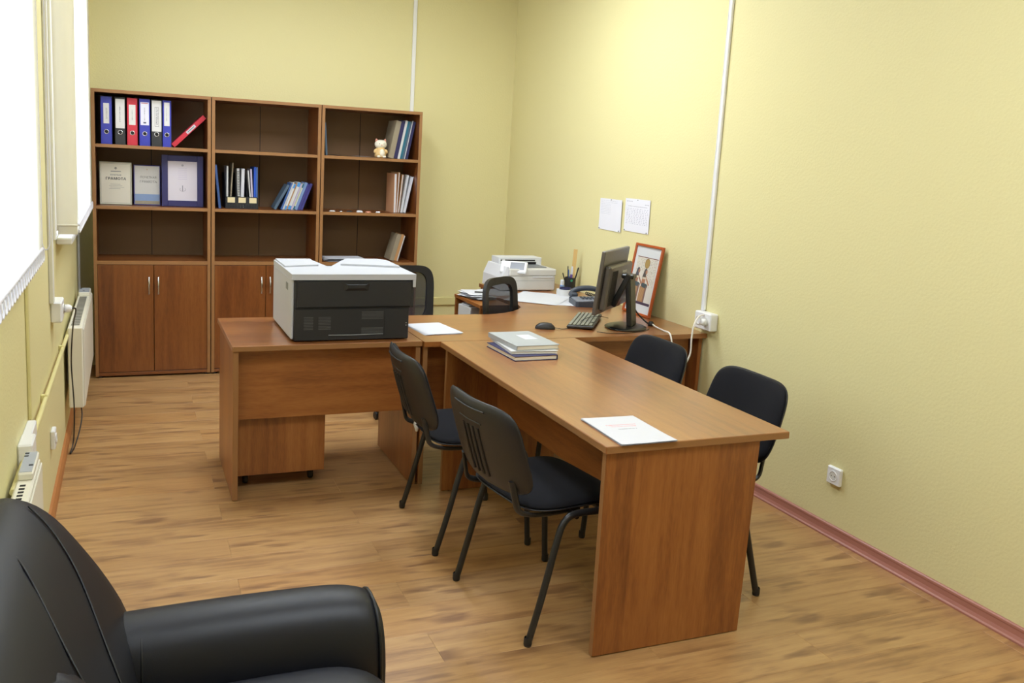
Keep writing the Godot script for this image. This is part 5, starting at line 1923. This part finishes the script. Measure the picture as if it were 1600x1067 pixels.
func shelf_things() -> void:
	# binders on the first bookcase
	lever_binder(0.058, 0.070, M.binder_blue, [0.036, 0.135, 0.045], "a", "blue ring binder with a short label, first of the row at the bookcase's window side")
	lever_binder(0.147, 0.066, M.binder_black, [0.058, 0.195, 0.012], "b", "black ring binder with a tall label between the blue and the red binder")
	lever_binder(0.224, 0.066, M.binder_red, [0.042, 0.135, 0.045], "c", "red ring binder standing upright in the row of binders")
	lever_binder(0.302, 0.070, M.binder_blue, [0.055, 0.155, 0.022], "d", "blue ring binder with a wide label next to the upright red binder")
	lever_binder(0.380, 0.068, M.binder_black, [0.062, 0.210, 0.006], "e", "black ring binder with a boxed label between two blue binders")
	lever_binder(0.453, 0.056, M.binder_blue, [0.036, 0.160, 0.014], "f", "narrow blue ring binder at the end of the row beside the tilted red folder")
	var fold := standing_book("red_folder", "thin red folder leaning across the top shelf against the bookcase side", "folder", Vector3(0.533, 1.6275, -0.09), 0.032, 0.300, 0.24, 0.785, M.binder_red, M.paper, "ring binders on the top shelf")
	var ls := mb()
	span(ls, Vector3(-0.026, 0.13, 0.0002), Vector3(-0.006, 0.21, 0.0008), 0.0)
	obj("spine_label", ls, M.paper, fold)
	var fx := mb()      # print marks on the folder label
	span(fx, Vector3(-0.019, 0.140, 0.0009), Vector3(-0.013, 0.200, 0.0011), 0.0)
	obj("label_print", fx, M.print_grey, fold)

	# certificates
	var g := "framed certificates on the second shelf"
	var crest := func(t: Node3D, y: float, r: float, z: float, m: Material) -> void:
		var st := mb()
		for k in 8:
			var a := TAU * k / 8.0
			face(st, [Vector3(0, y, z), Vector3(cos(a - 0.25) * r * 0.7, y + sin(a - 0.25) * r * 0.7, z), Vector3(cos(a) * r, y + sin(a) * r, z), Vector3(cos(a + 0.25) * r * 0.7, y + sin(a + 0.25) * r * 0.7, z)], Vector3(0, 0, 1))
		obj("crest", st, m, t)
	var cream := mat("certificate_cream", rgb(212, 205, 188), 0.45)
	var grey := mat("certificate_grey", rgb(200, 196, 192), 0.45)
	var c1: Array = certificate("cream certificate in a thin silver frame, its title printed large", 0.042, 0.250, 1.505, -0.135, 0.05, M.frame_silver, 0.007, cream, g)
	lettering("title", "ПОЧЕТНАЯ", 0.010, M.print_grey, c1[0], Transform3D(Basis(), Vector3(0, 0.205, -0.0045)), "Droid Sans", true)
	lettering("title", "ГРАМОТА", 0.0185, M.print_dark, c1[0], Transform3D(Basis().scaled(Vector3(1.12, 1, 1)), Vector3(0, 0.180, -0.0045)), "Droid Sans", true)
	crest.call(c1[0], 0.252, 0.010, -0.0044, M.print_dark)
	var st := mb()
	for s in [-1.0, 1.0]:
		span(st, Vector3(s * 0.094 - 0.0006, 0.012, -0.0049), Vector3(s * 0.094 + 0.0006, 0.283, -0.0044), 0.0)
	span(st, Vector3(-0.094, 0.012, -0.0049), Vector3(0.094, 0.0132, -0.0044), 0.0)
	span(st, Vector3(-0.094, 0.2818, -0.0049), Vector3(0.094, 0.283, -0.0044), 0.0)
	for k in 4:
		span(st, Vector3(-0.035 - 0.008 * (k % 2), 0.140 - k * 0.010, -0.0049), Vector3(0.030 + 0.012 * (k % 3), 0.1418 - k * 0.010, -0.0044), 0.0)
	span(st, Vector3(-0.032, 0.228, -0.0049), Vector3(0.034, 0.2325, -0.0044), 0.0)
	obj("small_print", st, M.print_grey, c1[0])
	var c2: Array = certificate("smaller certificate behind glossy film between the cream and the navy framed ones", 0.262, 0.440, 1.492, -0.165, 0.04, M.indigo, 0.006, grey, g)
	lettering("title", "ПОЧЕТНАЯ", 0.0150, M.print_dark, c2[0], Transform3D(Basis().scaled(Vector3(1.05, 1, 1)), Vector3(0.008, 0.196, -0.0045)))
	lettering("title", "ГРАМОТА", 0.0150, M.print_dark, c2[0], Transform3D(Basis().scaled(Vector3(1.25, 1, 1)), Vector3(0.008, 0.165, -0.0045)))
	crest.call(c2[0], 0.250, 0.006, -0.0044, M.kraft)
	box_part("picture_strip", Vector3(-0.082, 0.030, -0.0049), Vector3(0.082, 0.078, -0.0042), M.blue_pale, c2[0], 0.0)
	box_part("picture_strip", Vector3(-0.082, 0.006, -0.0049), Vector3(0.082, 0.0298, -0.0042), M.khaki, c2[0], 0.0)
	st = mb()
	face(st, [Vector3(-0.085, 0.004, -0.0025), Vector3(0.085, 0.004, -0.0025), Vector3(0.085, 0.27, -0.0025), Vector3(-0.085, 0.27, -0.0025)], Vector3(0, 0, 1))
	obj("film", st, M.clear_cover, c2[0])
	var lil := mat("certificate_lilac", rgb(208, 200, 208), 0.5)
	var c3: Array = certificate("pale certificate in a broad navy blue frame", 0.446, 0.728, 1.572, -0.110, 0.06, M.frame_navy, 0.042, lil, g)
	crest.call(c3[0], 0.292, 0.009, -0.0044, M.print_grey)
	st = mb()
	for k in 7:
		span(st, Vector3(-0.030, 0.270 - k * 0.013, -0.0049), Vector3(0.030, 0.2725 - k * 0.013, -0.0044), 0.0)
	obj("small_print", st, M.lilac, c3[0])
	st = mb()
	add_tube(st, [Vector3(0, 0.108, -0.0045), Vector3(0, 0.150, -0.0045)], 0.002, 6)
	add_tube(st, smooth_path([Vector3(-0.016, 0.132, -0.0045), Vector3(-0.018, 0.116, -0.0045), Vector3(0, 0.108, -0.0045), Vector3(0.018, 0.116, -0.0045), Vector3(0.016, 0.132, -0.0045)], 4), 0.0010, 6)
	obj("emblem", st, M.print_grey, c3[0])

	# second bookcase: blue folder, black rack with papers, leaning books
	standing_book("blue_folder", "slim blue folder leaning on the bookcase side left of the black rack", "folder", Vector3(0.832, 1.2103, -0.08), 0.016, 0.31, 0.22, -0.10, M.blue_mid, M.paper, "folders in the middle bookcase")
	var r := thing("document_rack", "black document rack with three cream labels", "rack", Vector3(0.880, 1.2102, -0.09))
	st = mb()
	span(st, Vector3(0, 0, -0.003), Vector3(0.232, 0.085, 0), 0.001)
	obj("front_panel", st, M.black_rack, r)
	st = mb()
	span(st, Vector3(0, 0, -0.245), Vector3(0.232, 0.003, -0.0032), 0.0)
	span(st, Vector3(0, 0.003, -0.248), Vector3(0.232, 0.25, -0.245), 0.0)
	for k in 4:
		add_plate(st, [Vector2(-0.244, 0), Vector2(-0.0035, 0.0), Vector2(-0.0035, 0.08), Vector2(-0.15, 0.25), Vector2(-0.244, 0.25)], 0.0 + k * 0.0765 - 0.0, 0.0025 + k * 0.0765, Transform3D(Basis(Vector3(0, 0, 1), Vector3(1, 0, 0), Vector3(0, 1, 0)), Vector3(0, 0.0032, 0)))
	obj("divider", st, M.black_rack, r)
	for k in 3:
		box_part("label", Vector3(0.014 + k * 0.077, 0.042, 0.0001), Vector3(0.066 + k * 0.077, 0.080, 0.001), M.cream_label, r, 0.0)
	st = mb()
	for k in 22:
		add_lathe(st, [Vector2(0, 0), Vector2(0.0028, 0), Vector2(0.0028, 0.0005), Vector2(0, 0.0005)], 8, Transform3D(Basis(Vector3.RIGHT, PI / 2), Vector3(0.018 + (k % 11) * 0.0195, 0.014 + 0.013 * int(k / 11), 0.0)), false)
	var holes := obj("punched_hole", st, M.dark_hole, r)
	holes.set_meta("kind", "stuff")
	st = mb()
	for k in 4:
		add_lathe(st, [Vector2(0, 0), Vector2(0.0026, 0), Vector2(0.0026, 0.0008), Vector2(0, 0.0008)], 8, Transform3D(Basis(Vector3.RIGHT, PI / 2), Vector3(0.108 + (k % 2) * 0.018, 0.012 + 0.014 * int(k / 2), 0.0)), false)
	obj("rivet", st, M.steel, r)
	var inrack := "papers standing in the black rack"
	for q in [["paper_folder", "upright white folder at the edge of the black rack", 0.888, 0.012, 0.30, 0.0, M.card_white], ["paper_folder", "tall grey folder in the black rack's first compartment", 0.918, 0.008, 0.325, 0.06, M.khaki], ["spiral_notebook", "white spiral-bound notebook in the black rack", 0.9685, 0.016, 0.285, -0.025, M.card_white], ["paper_folder", "thick white folder beside the spiral notebook", 1.010, 0.022, 0.285, 0.02, M.paper], ["paper_folder", "thin white folder leaning over in the black rack", 1.060, 0.008, 0.275, -0.085, M.card_white], ["paper_folder", "pale lilac folder between the leaning white and the bright blue folder", 1.0685, 0.012, 0.285, -0.05, M.lilac], ["blue_folder", "bright blue folder in the black rack", 1.081, 0.016, 0.300, 0.0, M.blue_bright], ["blue_folder", "dusky blue folder at the end of the black rack", 1.0975, 0.011, 0.300, 0.0, M.blue_mid]]:
		var f := standing_book(q[0], q[1], "folder" if q[0] != "spiral_notebook" else "notebook", Vector3(q[2], 1.2140, -0.105), q[3], q[4], 0.21, q[5], q[6], M.paper, inrack)
		if q[0] == "spiral_notebook":
			st = mb()
			for k in 22:
				add_tube(st, [Vector3(0.001, 0.012 + k * 0.012, 0.001), Vector3(0.008, 0.014 + k * 0.012, 0.005), Vector3(0.015, 0.012 + k * 0.012, 0.001)], 0.0018, 6)
			obj("spiral", st, M.black_rack, f)
	# leaning books, the rightmost rests on the bookcase side
	var books := [[0.018, M.slate, "slate blue book lowest in the leaning row beside the rack"], [0.012, M.blue_mid, "dusky blue slim book in the leaning row"], [0.009, M.card_white, "thin white brochure beside the dusky blue book"], [0.014, M.card_white, "white brochure with sky blue ends in the leaning row"], [0.007, M.kraft, "thin brown booklet between white brochures"], [0.022, M.card_white, "thick white book with sky blue corner in the leaning row"], [0.012, M.lilac, "lilac booklet in the leaning row"], [0.012, M.card_white, "white booklet with a lime stripe in the leaning row"], [0.020, M.blue_pale, "pale blue book in the leaning row"], [0.016, M.indigo, "indigo book second from the bookcase side"], [0.018, M.indigo, "indigo book resting against the bookcase side"]]
	var lean := 0.36
	var x := 1.219
	for k in books.size():
		var q: Array = books[k]
		lean = 0.50 if k == 0 else 0.36
		x += q[0] / cos(lean) + (0.033 if k == 1 else 0.0012)
		var h := 0.205 + 0.006 * (k % 3)
		var bk := standing_book("book", q[2], "book", Vector3(x, 1.2103, -0.085 - 0.004 * (k % 3)), q[0], h, 0.16, lean, q[1], M.paper, "leaning books in the middle bookcase")
		if k == 3 or k == 5 or k == 7:
			st = mb()
			span(st, Vector3(-q[0] + 0.0005, h - 0.035, 0.0001), Vector3(-0.0005, h - 0.002, 0.0007), 0.0)
			span(st, Vector3(-q[0] + 0.0005, 0.002, 0.0001), Vector3(-0.0005, 0.03, 0.0007), 0.0)
			obj("spine_band", st, M.blue_sky if k != 7 else M.teal, bk)
		if k == 7:
			st = mb()
			span(st, Vector3(-q[0] + 0.0005, 0.032, 0.0001), Vector3(-q[0] + 0.004, h - 0.036, 0.0007), 0.0)
			obj("spine_stripe", st, M.lime, bk)

	# third bookcase, top shelf
	standing_book("dark_folder", "dark folder leaning on the bookcase side above the loose papers", "folder", Vector3(1.605, 1.6273, -0.10), 0.014, 0.24, 0.22, -0.07, M.slate, M.paper, "folders in the third bookcase")
	st = mb()
	sheet(st, 0.29, 0.20, 0.0005, 0.12, Vector2(0, 0), func(u: float, _v: float) -> float: return 0.02 * maxf(0.0, -u - 0.2) + 0.0005)
	sheet(st, 0.25, 0.19, 0.0045, 0.05, Vector2(0.02, 0.0), func(u: float, _v: float) -> float: return 0.0005 + 0.003 * absf(u))
	single("paper_sheet", st, M.paper, "loose white papers lying on the shelf beside the cat figurine", "paper", Vector3(1.80, 1.6272, -0.125))
	cat_figurine(Vector3(2.033, 1.6271, -0.125))
	x = 2.086
	for q in [["book", "tall grey book leaning behind the cat figurine", 0.040, 0.290, 0.19, M.khaki], ["book", "tall dark blue book next to the grey one on the cat's shelf", 0.030, 0.295, 0.19, M.cloth_navy], ["paper_folder", "white folder between the dark blue and the teal book", 0.018, 0.298, 0.19, M.card_white], ["book", "teal book on the cat's shelf", 0.018, 0.292, 0.19, M.teal], ["book", "dark slate book beside the teal one", 0.015, 0.290, 0.19, M.slate], ["paper_folder", "slim white folder between the slate and the navy book", 0.006, 0.300, 0.19, M.card_white], ["book", "navy book standing at the end of the cat's shelf", 0.022, 0.292, 0.19, M.cloth_navy]]:
		x += q[2] / cos(q[4]) + 0.0006
		standing_book(q[0], q[1], "book" if q[0] == "book" else "folder", Vector3(x, 1.6273, -0.085), q[2], q[3], 0.22, q[4], q[5], M.paper, "tall books beside the cat figurine")
	# middle shelf: brown and white folders, trinkets
	for q in [["paper_folder", "orange card folder at the edge of the file row", 2.143, 0.020, 0.305, 0.0, M.kraft_orange], ["paper_folder", "brown card folder next to the orange one", 2.176, 0.012, 0.315, 0.035, M.kraft], ["paper_folder", "second brown card folder leaning towards the white files", 2.191, 0.013, 0.300, 0.09, M.kraft], ["paper_folder", "white file leaning beside the brown folders", 2.216, 0.018, 0.300, 0.15, M.card_white], ["paper_folder", "thick white file leaning farthest towards the bookcase side", 2.241, 0.022, 0.290, 0.20, M.paper]]:
		standing_book(q[0], q[1], "folder", Vector3(q[2], 1.2103, -0.09), q[3], q[4], 0.22, q[5], q[6], M.paper, "files on the trinket shelf", true)
	var bits := [["flash_drive", "small white flash drive lying on the trinket shelf", M.card_white, Vector3(1.655, 0, -0.06), Vector3(0.045, 0.009, 0.018)], ["badge", "round steel badge on the trinket shelf", M.steel, Vector3(1.725, 0, -0.07), Vector3(0.03, 0.008, 0.03)], ["key_ring", "dark key ring on the trinket shelf", M.black_rack, Vector3(1.79, 0, -0.06), Vector3(0.05, 0.010, 0.02)], ["paper_scrap", "crumpled white scrap on the trinket shelf", M.paper, Vector3(1.865, 0, -0.05), Vector3(0.05, 0.014, 0.03)], ["magnet", "red souvenir magnet on the trinket shelf", M.cat_pink, Vector3(1.935, 0, -0.06), Vector3(0.04, 0.009, 0.03)], ["paper_clip_tin", "small steel clip tin on the trinket shelf", M.steel, Vector3(2.015, 0, -0.07), Vector3(0.04, 0.011, 0.022)]]
	for q in bits:
		st = mb()
		add_pad(st, q[4].x, q[4].z, 2.2 if q[0] in ["badge", "key_ring"] else 5.0, q[4].y, 0.0002, Transform3D(Basis(Vector3.RIGHT, -PI / 2), Vector3(0, 0.0003, 0)), null, 4.0, 4, 20)
		single(q[0], st, q[2], q[1], "trinket", q[3] + Vector3(0, 1.2101, 0), rng.randf_range(-0.5, 0.5), "trinkets on the shelf")
	# lowest open shelf: paper pile and three leaning books
	st = mb()
	for k in 8:
		sheet(st, 0.297, 0.21, 0.0004 + k * 0.0028, rng.randf_range(-0.08, 0.08), Vector2(rng.randf_range(-0.01, 0.01), 0))
	single("paper_pile", st, M.paper, "pile of papers on the lowest open shelf behind the large printer", "paper", Vector3(1.76, 0.8322, -0.13))
	for q in [["book", "grey brown book leaning in the lowest open shelf", 2.160, 0.034, 0.215, 0.27, M.khaki], ["book", "tan book beside the grey brown one", 2.1835, 0.022, 0.215, 0.27, M.kraft], ["paper_folder", "thin white folder leaning beside the tan book", 2.1925, 0.008, 0.205, 0.27, M.card_white]]:
		standing_book(q[0], q[1], "book" if q[0] == "book" else "folder", Vector3(q[2], 0.8323, -0.09), q[3], q[4], 0.17, q[5], q[6], M.paper_cream, "books in the lowest open shelf")


func cat_figurine(at: Vector3) -> void:
	var t := thing("cat_figurine", "small white and peach ceramic cat figurine", "figurine", at)
	var st := mb()
	add_lathe(st, [Vector2(0, 0), Vector2(0.036, 0.0), Vector2(0.044, 0.010), Vector2(0.045, 0.035), Vector2(0.038, 0.062), Vector2(0.030, 0.078), Vector2(0.018, 0.085), Vector2(0, 0.086)], 24)
	var body := obj("body", st, M.cat_peach, t)
	st = mb()
	add_pad(st, 0.040, 0.060, 2.0, 0.014, 0.002, Transform3D(Basis(), Vector3(0.004, 0.038, 0.037)), null, 2.0, 6, 20)
	obj("belly", st, M.cat_white, body)
	st = mb()
	add_pad(st, 0.094, 0.070, 2.2, 0.036, 0.036, Transform3D(Basis(), Vector3(0, 0.104, 0.002)), null, 2.0, 8, 28)
	var head := obj("head", st, M.cat_white, t)
	for s in [-1.0, 1.0]:
		st = mb()
		add_lathe(st, [Vector2(0.014, 0), Vector2(0.010, 0.012), Vector2(0.0, 0.024)], 10, Transform3D(Basis(Vector3.FORWARD, s * 0.35), Vector3(s * 0.030, 0.126, 0.0)))
		obj("ear", st, M.cat_pink, head)
		st = mb()
		add_pad(st, 0.026, 0.038, 2.0, 0.012, 0.012, Transform3D(Basis(Vector3.FORWARD, -s * 0.5), Vector3(s * 0.042, 0.052, 0.010)), null, 2.0, 5, 16)
		obj("paw", st, M.cat_peach, t)
		st = mb()
		add_pad(st, 0.006, 0.007, 2.0, 0.002, 0.001, Transform3D(Basis(), Vector3(s * 0.017, 0.108, 0.035)), null, 2.0, 4, 10)
		obj("eye", st, M.dark_hole, head)
		st = mb()
		add_pad(st, 0.030, 0.020, 2.0, 0.016, 0.01, Transform3D(Basis(), Vector3(s * 0.022, 0.010, 0.036)), null, 2.0, 5, 16)
		obj("foot", st, M.cat_white, t)
	st = mb()
	add_pad(st, 0.010, 0.007, 2.0, 0.004, 0.001, Transform3D(Basis(), Vector3(0, 0.098, 0.037)), null, 2.0, 4, 10)
	obj("nose", st, M.cat_pink, head)
